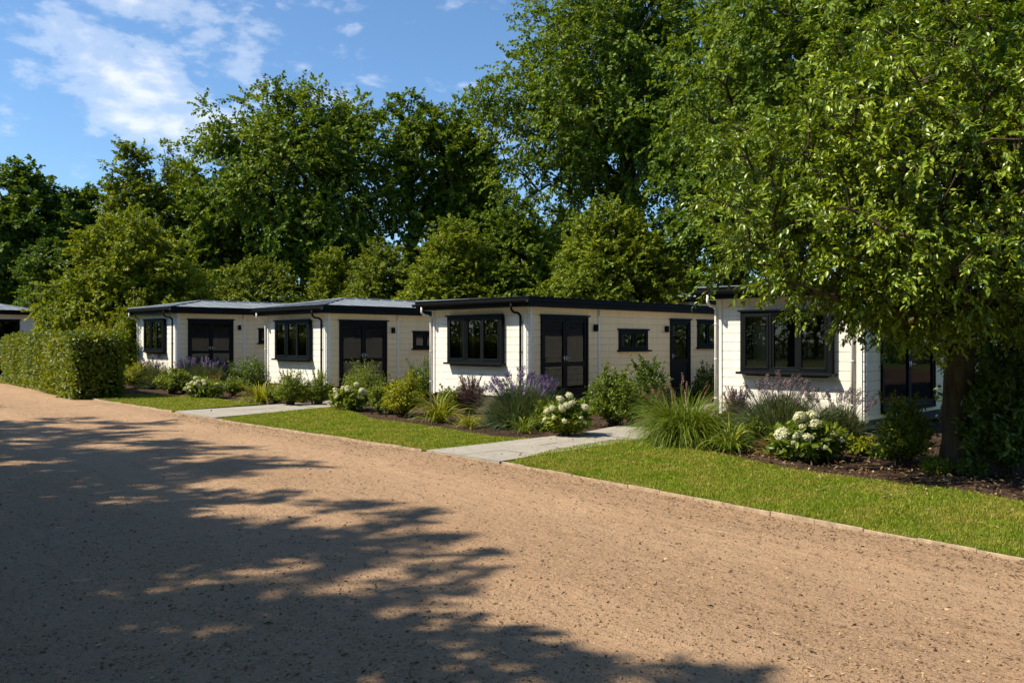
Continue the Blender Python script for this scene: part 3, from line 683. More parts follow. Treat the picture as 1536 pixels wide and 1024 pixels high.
def chalet(label, xc, yc, W, Ln, zb, ze, front, side, lamps=(), battens=(), rise=0.35, over=0.34, group='white chalets', pipes=True, dark_pipe=True, side_mat='cream', seam=0.55):
    root = empty('chalet', (xc, yc, 0)); tag(root, label, 'chalet', group)
    Ff = Frame((0, 0, 0), (0, 1, 0), (-1, 0, 0)); Fs = Frame((0, 0, 0), (1, 0, 0), (0, -1, 0))
    Fb = Frame((Ln, 0, 0), (0, 1, 0), (1, 0, 0)); Fn = Frame((0, W, 0), (1, 0, 0), (0, 1, 0))
    for F, ln, ops in ((Ff, W, front), (Fs, Ln, side), (Fb, W, []), (Fn, Ln, [])):
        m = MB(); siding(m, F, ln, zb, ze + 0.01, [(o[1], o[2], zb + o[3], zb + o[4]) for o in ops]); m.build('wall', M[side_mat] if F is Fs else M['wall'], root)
    for F, ops in ((Ff, front), (Fs, side)):
        for o in ops:
            if o[0] == 'w': window(root, F, o[1], o[2], zb + o[3], zb + o[4], o[5], o[6])
            elif o[0] == 'd': door(root, F, o[1], o[2], zb + o[3], zb + o[4], o[5], o[6], o[7])
    # corner boards, log ends showing between them
    for cx, cy, sx, sy in ((0, 0, -1, -1), (0, W, -1, 1), (Ln, 0, 1, -1), (Ln, W, 1, 1)):
        m = MB(); e = 0.028
        fx = Frame((cx, cy, 0), (0, -sy, 0), (sx, 0, 0)); fy = Frame((cx, cy, 0), (-sx, 0, 0), (0, sy, 0))
        m.box(fx, 0.035, 0.15, -0.005, e, zb - 0.03, ze); m.box(fy, 0.035, 0.15, -0.005, e, zb - 0.03, ze)
        z = zb
        while z < ze - 0.1:
            m.box(fx, -0.004, 0.034, -0.034, 0.004, z + 0.012, z + 0.19); z += 0.2
        m.build('corner_post', M['trim'], root, 0.004)
    m = MB(); t = 0.05
    m.box(Ff, 0.06, W - 0.06, -0.12, -0.03, -0.05, zb - 0.004)
    m.box(Fn, 0.0, Ln, -0.12, -0.03, -0.05, zb - 0.004); m.box(Fb, 0.1, W - 0.1, -0.12, -0.03, -0.05, zb - 0.004)
    m.build('plinth', M['plinth'], root, 0.004)
    m = MB(); m.box(Fs, 0.05, Ln - 0.02, -0.14, -0.045, max(0.0, zb - 0.22), zb - 0.004)
    k = 0.4
    while k < Ln: m.box(Fs, k, k + 0.2, -0.5, -0.3, -0.05, zb - 0.006); k += 1.7
    m.build('skirting', M['skirt'], root, 0.004)
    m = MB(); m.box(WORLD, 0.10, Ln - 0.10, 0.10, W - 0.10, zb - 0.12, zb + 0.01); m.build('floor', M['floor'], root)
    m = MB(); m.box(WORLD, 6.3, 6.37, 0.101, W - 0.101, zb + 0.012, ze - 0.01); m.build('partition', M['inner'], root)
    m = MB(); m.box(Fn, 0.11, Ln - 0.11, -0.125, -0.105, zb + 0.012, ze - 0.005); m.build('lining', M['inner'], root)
    hip_roof(root, -over, Ln + over, -over, W + over, ze, rise, seam=seam)
    for u in battens:
        m = MB(); m.box(Fs, u - 0.035, u + 0.035, 0.001, 0.028, zb, ze - 0.17); m.box(Fs, u - 0.03, u + 0.03, 0.001, 0.09, ze - 0.165, ze - 0.005)
        m.build('batten', M['trim'], root, 0.004)
    for u in lamps:
        m = MB(); m.box(Fs, u - 0.05, u + 0.05, 0.03, 0.13, zb + 1.78, zb + 1.98); m.box(Fs, u - 0.03, u + 0.03, 0.002, 0.028, zb + 1.82, zb + 1.94)
        l = m.build('wall_lamp', M['black'], root, 0.006)
        q = MB(); q.box(Fs, u - 0.036, u + 0.036, 0.045, 0.115, zb + 1.765, zb + 1.778); q.build('lens', M['trim'], l)
    if pipes:
        for yy, mt in ((0.22, M['fascia'] if dark_pipe else M['trim']), (W - 0.02, M['trim'])):
            s = 1 if yy < 1 else 1
            m = MB(); x0 = -over - 0.07
            pts = [(x0, yy, ze + 0.12), (x0, yy, ze - 0.02)]
            for t in np.linspace(0, 1, 7): pts.append((x0 + (over + 0.005) * t, yy, ze - 0.06 - 0.17 * t - 0.03 * math.sin(2 * PI * t)))
            pts += [(-0.065, yy, ze - 0.30), (-0.065, yy, 0.05)]
            m.tube(pts, 0.033, 10)
            for z in (zb + 0.3, zb + 1.2, zb + 2.0): m.tube([(-0.065, yy, z), (-0.065, yy, z + 0.03)], 0.039, 10); m.box(Ff, yy - 0.012, yy + 0.012, 0.0, 0.03, z, z + 0.03)
            m.build('downpipe', mt, root, smooth=True)
    return root

def curtain(x, y, w, z0, z1, label):
    n = 40; V = []; 
    for k in range(n + 1):
        yy = y + w * k / n; xx = x + 0.03 * math.sin(k * 1.35) + 0.01 * math.sin(k * 0.7)
        V += [(xx, yy, z0), (xx * 1.0 + 0.0, yy, z1)]
    F = [(2 * k, 2 * k + 2, 2 * k + 3, 2 * k + 1) for k in range(n)]
    me = np_mesh('curtain', np.array(V), np.array(F), True); o = link('curtain', me, M['curtain'])
    o.modifiers.new('cloth_thickness', 'SOLIDIFY').thickness = 0.004
    tag(o, label, 'curtain', 'window curtains')
def cupboard(x, y, z, label):
    r = empty('cupboard', (x, y, z)); tag(r, label, 'cupboard', 'cupboards indoors')
    m = MB(); m.box(WORLD, -0.55, 0.55, -0.22, 0.22, 0.0, 1.95); m.build('cabinet', M['floor'], r, 0.01)
    for s in (-1, 1):
        m = MB(); m.box(WORLD, -0.265 + s * .272, 0.265 + s * .272, -0.242, -0.222, 0.06, 1.92); d = m.build('door', M['pale'], r, 0.006)
        m = MB(); m.box(WORLD, s * .05 - .008, s * .05 + .008, -0.27, -0.243, 0.95, 1.1); m.build('handle', M['steel'], d)
def table(x, y, z, label):
    r = empty('table', (x, y, z)); tag(r, label, 'table', 'tables indoors')
    m = MB(); m.box(WORLD, -0.65, 0.65, -0.4, 0.4, 0.71, 0.745); m.build('tabletop', M['pale'], r, 0.006)
    for sx_ in (-1, 1):
        for sy_ in (-1, 1):
            m = MB(); m.box(WORLD, sx_ * .58 - .03, sx_ * .58 + .03, sy_ * .33 - .03, sy_ * .33 + .03, 0, 0.709); m.build('leg', M['floor'], r)
M['pale'] = plain('pale_joinery', (0.32, 0.29, 0.24), 0.5, 0.3, var=0.06)
def sofa(x, y, z, label, rz=0.0):
    r = empty('sofa', (x, y, z), rz); tag(r, label, 'sofa', 'sofas indoors')
    m = MB(); m.box(WORLD, -0.75, 0.75, -0.38, 0.38, 0.10, 0.30); m.build('base', M['fabric'], r, 0.02)
    for s in (-1, 1):
        m = MB(); m.box(WORLD, min(s * .75, s * .93), max(s * .75, s * .93), -0.40, 0.42, 0.02, 0.60); m.build('armrest', M['fabric'], r, 0.04)
        m = MB(); m.box(WORLD, -0.37 + s * .375, 0.37 + s * .375, -0.40, 0.22, 0.302, 0.45); m.build('cushion', M['fabric'], r, 0.04)
    m = MB(); m.box(WORLD, -0.75, 0.75, 0.22, 0.42, 0.302, 0.82); m.build('backrest', M['fabric'], r, 0.05)

FRONT = [('w', 0.9, 3.1, 0.90, 2.2, 3, 0.13)]
SIDE12 = [('d', 0.48, 2.42, 0.02, 2.18, 2, 0.88, True), ('w', 3.6, 4.7, 1.24, 1.83, 2, 0.02)]
SIDE3 = [('d', 0.48, 2.42, 0.02, 2.18, 2, 0.88, True), ('w', 3.86, 5.28, 1.24, 1.83, 2, 0.02), ('d', 6.48, 7.6, 0.02, 2.18, 1, 0.88, False), ('w', 8.05, 9.3, 1.30, 2.18, 2, 0.02)]
SIDE4 = [('d', 0.82, 3.95, 0.10, 2.25, 2, 0, True)]
H3 = chalet('white chalet with two glazed doors and a small window, behind the big lavender', 16.2, 15.6, 3.95, 10.0, 0.406, 2.805, FRONT, SIDE3, (2.72, 6.22), (2.92,), 0.13)
H2 = chalet('white chalet with ridged grey roof, second from the clipped hedge', 15.5, 24.1, 3.9, 9.3, 0.406, 2.82, FRONT, SIDE12, (2.66,), (2.9,), 0.36)
H1 = chalet('white chalet nearest the clipped hedge, lavender in front of its doors', 14.6, 33.55, 3.75, 8.8, 0.60, 3.02, [('w', 0.95, 2.9, 0.90, 2.2, 3, 0.13)], SIDE12, (2.68,), (2.9,), 0.36)
H4 = chalet('white chalet half hidden by the drooping tree, wide dark window to the road', 17.3, 7.19, 3.42, 9.5, 0.28, 2.86, [('w', 0.64, 2.7, 0.95, 2.28, 3, 0.16)], SIDE4, (), (), 0.10, dark_pipe=False)
x5, y5 = 38.0, 24.97
H5 = chalet('chalet far behind with only its dark hipped roof showing over the neighbouring roof', x5, y5, 4.0, 7.0, 0.4, 3.95, [], [], (), (), 0.45, pipes=False)
H0 = chalet('distant white chalet behind the hedge with grey ribbed metal roof', 9.2, 57.3, 5.0, 7.0, 0.9, 3.5, [], [('w', 2.4, 6.15, 1.0, 2.28, 3, 0.03)], (), (), 0.62, pipes=False, seam=0.45, side_mat='wall')
curtain(16.45, 18.0, 0.55, 1.35, 2.55, 'pale curtain inside the window of the chalet behind the big lavender')
curtain(15.75, 26.5, 0.5, 1.35, 2.55, 'pale curtain inside the front window of the ridged-roof chalet')
curtain(14.85, 35.8, 0.5, 1.55, 2.75, 'pale curtain inside the front window of the chalet nearest the hedge')
curtain(17.55, 9.2, 0.6, 1.2, 2.5, 'pale curtain inside the window of the chalet beside the drooping tree')
sofa(16.2 + 1.45 + 1.13 * 2.1, 15.6 + 2.1, 0.42, 'pale sofa behind the glazed doors of the chalet behind the big lavender', 0.0)
sofa(15.5 + 1.6 + .7 * 2.1, 24.1 + 2.1, 0.42, 'pale sofa behind the glazed doors of the ridged-roof chalet', 0.0)
sofa(14.6 + 1.7 + .48 * 2.1, 33.55 + 2.1, 0.615, 'pale sofa behind the glazed doors of the chalet nearest the hedge', 0.0)

for hx_, hy_, hw_, hz_, nm in ((16.2, 15.6, 3.95, 0.418, 'chalet behind the big lavender'), (15.5, 24.1, 3.9, 0.418, 'ridged-roof chalet'), (14.6, 33.55, 3.75, 0.612, 'chalet nearest the hedge')):
    sl_ = (hx_ + 1.45) / hy_; cupboard(hx_ + 1.75 + sl_ * (hw_ - .4), hy_ + hw_ - 0.37, hz_, 'cupboard against the back wall inside the ' + nm)
    table(hx_ + 1.0 + sl_ * 1.1, hy_ + 1.1, hz_, 'pale table just inside the glazed doors of the ' + nm)
# ----------------------------------------------------------------------------- ground, road, lawns, paths
XE_Y = [-30, -8, 2.07, 9.3, 11.3, 15.6, 19.2, 22.7, 30.0, 43.7, 60]; XE_X = [5.0, 7.1, 8.3, 9.22, 9.3, 9.4, 9.5, 9.75, 10.05, 11.0, 12.6]
def xe(y): return float(np.interp(y, XE_Y, XE_X))
def grid_sheet(name, xs_fn, ys, nx, zf, mat, kind='structure'):
    V = []; ny = len(ys)
    for y in ys:
        x0, x1 = xs_fn(y)
        for i in range(nx): 
            x = x0 + (x1 - x0) * i / (nx - 1); V.append((x, y, zf(x, y)))
    idx = np.arange(nx * ny).reshape(ny, nx)
    F = np.stack([idx[:-1, :-1], idx[:-1, 1:], idx[1:, 1:], idx[1:, :-1]], -1).reshape(-1, 4)
    o = link(name, np_mesh(name, np.array(V), F, True), mat); o['kind'] = kind; return o
def sn(x, y, s, a): return math.sin(x * s + a) * math.cos(y * s * 0.9 + 1.7 * a)
def road_z(x, y):
    z = 0.012 * sn(x, y, 1.3, .4) + 0.008 * sn(x + y, y - x, 3.1, 1.1) + 0.005 * sn(x, y, 7.3, 2.2)
    z += -0.022 * (math.exp(-((x - 3.4 - 0.05 * y) / 0.45) ** 2) + math.exp(-((x - 5.6 - 0.06 * y) / 0.45) ** 2))
    return z + 0.004
b = MB(); b.poly([(-900, -900, -0.12), (900, -900, -0.12), (900, 900, -0.12), (-900, 900, -0.12)])
tag(b.build('ground', M['ground']), kind='structure')
_h = np.random.default_rng(4).uniform(-1, 1, (256, 256))
def vnoise(x, y):
    xi = np.floor(x).astype(int); yi = np.floor(y).astype(int); fx = x - xi; fy = y - yi; fx = fx * fx * (3 - 2 * fx); fy = fy * fy * (3 - 2 * fy)
    g = lambda a, b_: _h[a % 256, b_ % 256]
    return (g(xi, yi) * (1 - fx) + g(xi + 1, yi) * fx) * (1 - fy) + (g(xi, yi + 1) * (1 - fx) + g(xi + 1, yi + 1) * fx) * fy
def road_sheet():
    def zz(x, y):
        z = 0.012 * np.sin(x * 1.3 + .4) * np.cos(y * 1.17 + .7) + 0.006 * np.sin(x * 3.1 + y * 2 + 1.1) + 0.004
        u = x - 0.07 * y
        for c_ in (1.6, 4.1, 6.85): z = z - 0.020 * np.exp(-((u - c_ - 0.15 * vnoise(y * .4, y * 0 + c_)) / 0.42) ** 2)
        rough = np.clip(0.55 + 0.6 * vnoise(u * 1.1, y * .25), 0.15, 1.2)
        return z + rough * (0.0065 * vnoise(x * 5.3, y * 3.1) + 0.0055 * vnoise(x * 11.7, y * 9.3) + 0.0035 * vnoise(x * 24, y * 21))
    V = []; F = []; off = 0
    ys1 = np.arange(-3, 27.01, 0.045); nx = 260
    for ys_, n_, x0_ in ((ys1, nx, -0.2), (np.arange(27, 62.1, 0.5), 60, -3.2), (np.arange(-14, -2.9, 0.5), 60, -3.2)):
        X1 = np.array([xe(v) + 0.03 for v in ys_]); t = np.linspace(0, 1, n_)[None]; X = x0_ + (X1[:, None] - x0_) * t; Y = np.repeat(ys_[:, None], n_, 1)
        V.append(np.stack([X, Y, zz(X, Y)], -1).reshape(-1, 3)); idx = np.arange(n_ * len(ys_)).reshape(len(ys_), n_) + off; off += idx.size
        F.append(np.stack([idx[:-1, :-1], idx[:-1, 1:], idx[1:, 1:], idx[1:, :-1]], -1).reshape(-1, 4))
    t = np.linspace(0, 1, 20)[None]; ys_ = np.arange(-3, 27.01, 0.3); X = -3.2 + 3.02 * t + 0 * ys_[:, None]; Y = np.repeat(ys_[:, None], 20, 1)
    V.append(np.stack([X, Y, zz(X, Y) - 0.003], -1).reshape(-1, 3)); idx = np.arange(20 * len(ys_)).reshape(len(ys_), 20) + off
    F.append(np.stack([idx[:-1, :-1], idx[:-1, 1:], idx[1:, 1:], idx[1:, :-1]], -1).reshape(-1, 4))
    o = link('road', np_mesh('road', np.concatenate(V), np.concatenate(F), True), M['road']); o['kind'] = 'structure'; return zz
ROADZ = road_sheet()
grid_sheet('verge', lambda y: (-40, -3.15), np.arange(-20, 70, 2.0), 20, lambda x, y: 0.02 + 0.02 * sn(x, y, .7, .3), M['turf'])
grid_sheet('garden_bed', lambda y: (xe(y) + 0.02, 60), np.concatenate([np.arange(-12, 34, 0.25), np.arange(34, 75, 1.0)]), 160, lambda x, y: -0.012 + 0.014 * sn(x, y, 2.3, .7) + 0.012 * sn(x, y, 5.9, 1.9), M['mulch'])

def edge_pts(y0, y1, n=24): return [(xe(y) + 0.035, y) for y in np.linspace(y0, y1, n)]
def bez(pts, n=8):
    """smooth a measured outline a little"""
    P = np.array(pts); out = []
    for k in range(len(P) - 1):
        p0 = P[max(k - 1, 0)]; p1 = P[k]; p2 = P[k + 1]; p3 = P[min(k + 2, len(P) - 1)]
        for t in np.linspace(0, 1, n, endpoint=False):
            out.append(tuple(0.5 * ((2 * p1) + (-p0 + p2) * t + (2 * p0 - 5 * p1 + 4 * p2 - p3) * t * t + (-p0 + 3 * p1 - 3 * p2 + p3) * t ** 3)))
    return out + [tuple(P[-1])]
def inside(poly, pts):
    poly = np.array(poly); x, y = pts[:, 0], pts[:, 1]; c = np.zeros(len(pts), bool); j = len(poly) - 1
    for i in range(len(poly)):
        xi, yi = poly[i]; xj, yj = poly[j]
        c ^= ((yi > y) != (yj > y)) & (x < (xj - xi) * (y - yi) / (yj - yi + 1e-12) + xi); j = i
    return c
def lawn(poly, seed, dens, bw, bh, name_label):
    rng = np.random.default_rng(seed); P = np.array(poly); lo = P.min(0); hi = P.max(0)
    m = bpy.data.meshes.new('lawn')
    m.from_pydata([(x, y, 0.022) for x, y in poly], [], [list(range(len(poly)))]); o = link('lawn', m, M['turf']); o['kind'] = 'structure'
    n = int((hi - lo).prod() * dens); q = rng.uniform(lo, hi, size=(n, 2))
    d = np.hypot(q[:, 0], q[:, 1]); keep = inside(poly, q + rng.normal(size=q.shape) * 0.022) & (rng.uniform(0, 1, n) < np.clip(9.5 / d, 0.25, 1) ** 1.3); q = q[keep]; d = d[keep]; n = len(q)
    patch = 0.5 + 0.25 * np.sin(q[:, 0] * 2.1 + 1.3 * np.sin(q[:, 1] * 1.7)) + 0.25 * np.sin(q[:, 1] * 2.9 + q[:, 0])
    h = bh * rng.uniform(0.45, 1.25, n) * (0.75 + 0.5 * patch); w = bw * np.clip(d / 8, 1, 2.6) * rng.uniform(0.7, 1.2, n)
    a = rng.uniform(0, 2 * PI, n); ln = rng.uniform(0.1, 0.9, n); la = rng.uniform(0, 2 * PI, n)
    B = np.stack([q[:, 0], q[:, 1], np.full(n, 0.018)], 1); s = np.stack([np.cos(a), np.sin(a), np.zeros(n)], 1) * w[:, None] / 2
    Mid = B + np.stack([np.cos(la) * ln * h * .3, np.sin(la) * ln * h * .3, h * .6], 1); T = B + np.stack([np.cos(la) * ln * h, np.sin(la) * ln * h, h], 1)
    V = np.stack([B - s, B + s, Mid + s * .75, Mid - s * .75, T], 1).reshape(-1, 3)
    F = (np.array([(0, 1, 2), (0, 2, 3), (3, 2, 4)])[None] + (np.arange(n) * 5)[:, None, None]).reshape(-1, 3)
    g = link('grass', np_mesh('grass', V, F), G['grass']); tag(g, name_label, 'grass', kind='stuff')

pA = (9.24, 9.5)      # where the near path meets the road
lawn1 = edge_pts(-3.0, 9.42) + bez([gp(770, 693.5), gp(850, 674), gp(925, 662), gp(985, 667), gp(1060, 680), gp(1140, 696), gp(1240, 714), gp(1340, 726), gp(1430, 737), gp(1536, 757), gp(1640, 775), gp(1800, 800)])
lawn2 = edge_pts(11.45, 19.6) + bez([gp(338, 627.5), gp(430, 618), gp(505, 613), gp(560, 629), gp(640, 640), gp(740, 656), gp(800, 660)][0:7]) + [gp(720, 669.5)]
lawn3 = edge_pts(22.7, 31) + bez([gp(135, 592), gp(215, 592.5), gp(300, 597), gp(350, 602), gp(398, 606.5)]) + [gp(330, 611.5)]
lawn(lawn1, 1, 5200, 0.007, 0.042, 'short cut grass between the road and the drooping tree')
lawn(lawn2, 2, 5200, 0.007, 0.036, 'short cut grass between the two garden paths')
lawn(lawn3, 3, 4000, 0.008, 0.038, 'short cut grass beside the clipped hedge')
lawn4 = edge_pts(31, 52, 30) + [(xe(y) + 0.9, y) for y in np.linspace(52, 31, 20)]
lawn(lawn4, 4, 2000, 0.01, 0.05, 'narrow grass strip along the foot of the hedge')

def path(quads, joint=0.006, seedv=0):
    """paving slabs of one garden path: each slab a raised block with thin joints, all one path surface"""
    m = MB(); rng = random.Random(seedv)
    for A_, B_, C_, D_ in quads:     # A-B near edge, D-C far edge
        A_, B_, C_, D_ = [np.array(p) for p in (A_, B_, C_, D_)]; nl = max(1, int(round(np.linalg.norm(D_ - A_) / 0.9))); nw = 2
        for i in range(nl):
            for j in range(nw):
                def q(u, v): return (A_ * (1 - v) + B_ * v) * (1 - u) + (D_ * (1 - v) + C_ * v) * u
                off = 0.5 / nl if j % 2 else 0.0
                u0, u1 = i / nl + (off if i else 0), min(1, (i + 1) / nl + off); v0, v1 = j / nw, (j + 1) / nw
                if u1 - u0 < 0.01: continue
                e = joint; pts = [q(u0, v0), q(u1, v0), q(u1, v1), q(u0, v1)]; c = sum(pts) / 4
                pts = [p + (c - p) / np.linalg.norm(c - p) * e for p in pts]; z = 0.036 + rng.uniform(-.003, .003)
                i0 = len(m.v); m.v += [(p[0], p[1], -0.03) for p in pts] + [(p[0], p[1], z + rng.uniform(-.002, .002)) for p in pts]
                m.f += [[i0 + 4, i0 + 5, i0 + 6, i0 + 7][::-1]] + [[i0 + k, i0 + (k + 1) % 4, i0 + 4 + (k + 1) % 4, i0 + 4 + k] for k in range(4)]
    o = m.build('path', M['paving'], None, 0.004); o['kind'] = 'structure'; return o
path([((9.27, 9.55), (9.33, 11.42), (13.2, 11.35), (13.1, 9.75)), ((13.2, 9.76), (13.3, 11.34), (16.0, 11.9), (16.0, 10.3)), ((16.1, 10.3), (16.1, 11.9), (23.5, 14.4), (23.5, 12.9))], seedv=1)
path([((9.6, 19.95), (9.78, 22.55), (13.2, 22.9), (13.0, 20.8)), ((13.1, 20.82), (13.3, 22.92), (17.5, 23.4), (17.5, 21.6))], seedv=2)

def edging(y0, y1, label):
    m = MB(); yy = np.linspace(y0, y1, max(2, int((y1 - y0) / 0.5)))
    rng = random.Random(int(y0 * 7))
    for a, c in zip(yy[:-1], yy[1:]):
        p = np.array((xe(a), a)); q = np.array((xe(c), c)); d = (q - p) / np.linalg.norm(q - p); n = np.array((-d[1], d[0]))
        F = Frame((p[0], p[1], 0), (d[0], d[1], 0), (n[0], n[1], 0)); w = np.linalg.norm(q - p)
        j = rng.uniform(-.006, .006); m.box(F, 0.003, w - 0.003, -0.012 + j, 0.014 + j, -0.04, 0.045 + rng.uniform(-.012, .006))
    tag(m.build('edging_board', M['edging'], None, 0.003), label, 'edging', 'timber lawn edgings')
edging(-4, 9.45, 'weathered timber edging between the gravel road and the nearest lawn')
edging(11.5, 19.8, 'weathered timber edging of the lawn between the two garden paths')
edging(22.65, 30.5, 'weathered timber edging of the lawn beside the clipped hedge')

# loose stones and litter on the road, bark chips in the beds
def scatter_road(seed):
    rng = np.random.default_rng(seed)
    def pts(n, near):
        d = rng.uniform(4.2, 20, n * 4) if not near else 4.2 + rng.exponential(4.5, n * 4)
        k = rng.uniform(-0.64, 0.64, n * 4); r = d * k
        q = np.stack([(d + r) / RT2, (d - r) / RT2], 1); lim = np.array([xe(v) for v in q[:, 1]])
        return q[(q[:, 0] < lim - 0.02) & (q[:, 0] > -3)][:n]
    q = pts(30000, True); n = len(q); s = 0.0045 * np.exp(rng.normal(size=n) * 0.55); s = np.clip(s, 0.002, 0.018)
    z = ROADZ(q[:, 0], q[:, 1])
    O = np.array([(1, 0, 0), (-1, 0, 0), (0, 1, 0), (0, -1, 0), (0, 0, .7), (0, 0, -.7)], float)
    V = O[None] * rng.uniform(.6, 1.3, (n, 6, 1)) * s[:, None, None] + rng.normal(size=(n, 6, 3)) * (s * .2)[:, None, None] + np.stack([q[:, 0], q[:, 1], z + s * 0.25], 1)[:, None]
    F0 = np.array([(0, 2, 4), (2, 1, 4), (1, 3, 4), (3, 0, 4), (2, 0, 5), (1, 2, 5), (3, 1, 5), (0, 3, 5)])
    o = link('gravel', np_mesh('gravel', V.reshape(-1, 3), (F0[None] + (np.arange(n) * 6)[:, None, None]).reshape(-1, 3)), M['pebble'])
    tag(o, 'loose pale stones scattered over the compacted road', 'gravel', kind='stuff')
    # litter: more of it along the lawn edge and tree side
    q = pts(5500, True); lim = np.array([xe(v) for v in q[:, 1]])
    y2 = rng.uniform(-2, 22, 9000); x2 = np.array([xe(v) for v in y2]) - rng.exponential(0.55, 9000) - 0.03
    q = np.concatenate([q, np.stack([x2, y2], 1)]); uu = q[:, 0] - 0.07 * q[:, 1]; wear = sum(np.exp(-((uu - c_) / 0.5) ** 2) for c_ in (1.6, 4.1, 6.85)); q = q[rng.uniform(0, 1, len(q)) > 0.8 * wear]; n = len(q); z = ROADZ(q[:, 0], q[:, 1])
    s = Soup(); A = rng.normal(size=(n, 3)); A[:, 2] *= 0.22; ln = 0.022 * np.exp(rng.normal(size=n) * .5)
    leaves(s, np.stack([q[:, 0], q[:, 1], z + 0.006], 1), A, np.array((0, 0, 1.0)) + rng.normal(size=(n, 3)) * .45, np.clip(ln, .008, .07), np.clip(ln * .34, .003, .014), DIAMOND)
    o = link('litter', s.mesh('litter'), M['litter']); tag(o, 'dry twigs and leaf bits on the road and along its edge', 'litter', kind='stuff')
scatter_road(11)
def chips(seed):
    rng = np.random.default_rng(seed); n = 60000
    d = rng.uniform(9, 30, n); k = rng.uniform(-.5, .64, n); q = np.stack([d * (1 + k) / RT2, d * (1 - k) / RT2], 1)
    lim = np.array([xe(v) for v in q[:, 1]]); keep = (q[:, 0] > lim + 0.1) & (q[:, 0] < 17.5)
    for pl in (lawn1, lawn2, lawn3): keep &= ~inside(pl, q)
    q = q[keep]; n = len(q); s = Soup(); A = rng.normal(size=(n, 3)); A[:, 2] *= .35; ln = 0.035 * np.exp(rng.normal(size=n) * .45)
    z = np.array([-0.012 + 0.014 * sn(a, c, 2.3, .7) + 0.012 * sn(a, c, 5.9, 1.9) for a, c in q])
    leaves(s, np.stack([q[:, 0], q[:, 1], z + 0.012], 1), A, np.array((0, 0, 1.0)) + rng.normal(size=(n, 3)) * .5, ln, ln * .4, DIAMOND)
    tag(link('bark_chips', s.mesh('bark_chips'), M['chips']), 'dark bark chips covering the planting beds', 'bark chips', kind='stuff')
chips(12)

# ----------------------------------------------------------------------------- planting
def wpx(px, d): return px * d / 1280.0
def plant_at(px, py): 
    x, y = gp(px, py); return x, y, (x + y) / RT2
SEED = [100]
def rg(): SEED[0] += 1; return np.random.default_rng(SEED[0])
def bush_px(px, py, wpx_, top, label, lmat, leaf=0.06, n_sh=90, lps=18, name='shrub', cat='shrub', depth=None, **kw):
    x, y, d = plant_at(px, py); w = wpx(wpx_, d); h = wpx(py - top, d)
    dm = depth or w; k = dm * 0.40 / RT2       # the measured base is the plant's near foot
    r = make_bush(name, x + k, y + k, rg(), w, h, dm, leaf, n_sh, lps, lmat, **kw); tag(r, label, cat, 'garden shrubs'); return r
# bed in front of the chalet behind the big lavender
def hyd(px, py, w_, top, label, heads, hs, leaf=0.10, lmat=None):
    x, y, d = plant_at(px, py); w = wpx(w_, d); h = wpx(py - top, d); k = w * .38 / RT2
    r = make_hydrangea(x + k, y + k, rg(), w, h, heads, hs, leaf, lmat); tag(r, label, 'hydrangea', 'white hydrangeas'); return r
hyd(525, 617, 60, 574, 'white hydrangea at the corner of the far path, below a round bush', random_heads(np.random.default_rng(3), 13), 1.0)
bush_px(543, 604, 74, 549, 'round green bush below the glazed doors of the ridged-roof chalet', G['shrub'], 0.05, 130, 18, shoots=12)
bush_px(567, 621, 32, 577, 'small upright bush beside the white hydrangea at the far path', G['shrub'], 0.06, 60, 16, shoots=3)
bush_px(603, 626, 62, 565, 'bright green bush next to the yellow-green strap clump', G['shrub_lime'], 0.07, 110, 18, shoots=6)
bush_px(637, 603, 62, 545, 'dark clipped round bush at the chalet corner behind the bright green bush', G['shrub_dark'], 0.06, 140, 18, shoots=7, squareness=0.8)
def lily(px, py, w_, top, label, n, mat, width=0.022, arch=1.3, name='daylily', spread=1.1):
    x, y, d = plant_at(px, py); w = wpx(w_, d); h = wpx(py - top, d); k = w * .3 / RT2
    r = make_straps(name, x + k, y + k, rg(), n, max(h * 1.35, w * 0.74), width, arch, mat, spread * 1.25, w * 0.16); tag(r, label, 'strap-leaved plant', 'arching leafy clumps'); return r
lily(655, 634, 60, 592, 'yellow-green arching clump between bright green bush and purple bush', 170, G['lily'], 0.026)
bush_px(704, 622, 54, 572, 'purple-brown feathery bush under the bay window beside the big lavender', G['purple'], 0.045, 150, 22, shoots=26, tmpl=DIAMOND, wl=0.3, upright=.7)
lily(705, 643, 42, 616, 'low pale variegated clump in front of the purple-brown bush', 150, G['lily'], 0.014, 1.6, spread=1.5)
x, y, d = plant_at(782, 643); k = 0.62
tag(make_lavender(x + k / RT2, y + k / RT2, rg(), 1.6, 1.12, 98, LAV, 1300, 1.3), 'biggest lavender, purple spikes in front of the glazed doors', 'lavender', 'lavender clumps')
lily(785, 650, 44, 621, 'small green strap clump at the foot of the big lavender', 70, G['reed'], 0.02, 1.3)
hyd(850, 658, 76, 594, 'white hydrangea beside the near path with cream heads', [(-.75, .5, .62, .75), (-.55, .7, .70, .8), (-.25, .6, .93, .85), (.12, .5, 1.0, .85), (.2, .7, .82, .8), (-.2, .9, .72, .85), (.0, .8, .78, .8), (.75, .5, .72, .9), (.55, .8, .48, .55), (.4, .85, .42, .5), (-.1, .95, .42, .6), (-.85, .6, .45, .5), (.68, .75, .4, .5), (-.5, .85, .5, .5)], 0.95, 0.12)
bush_px(925, 642, 84, 558, 'leafy mid-green bush on bare stems right of the near hydrangea', G['shrub'], 0.075, 130, 18, shoots=9, base_gap=.2)
bush_px(976, 622, 66, 547, 'dark bush with upright shoots between two doors of the long wall', G['shrub_dark'], 0.08, 100, 18, shoots=18)
bush_px(1064, 603, 46, 553, 'dark bush under the end window of the long wall', G['shrub_dark'], 0.07, 70, 18, shoots=8)
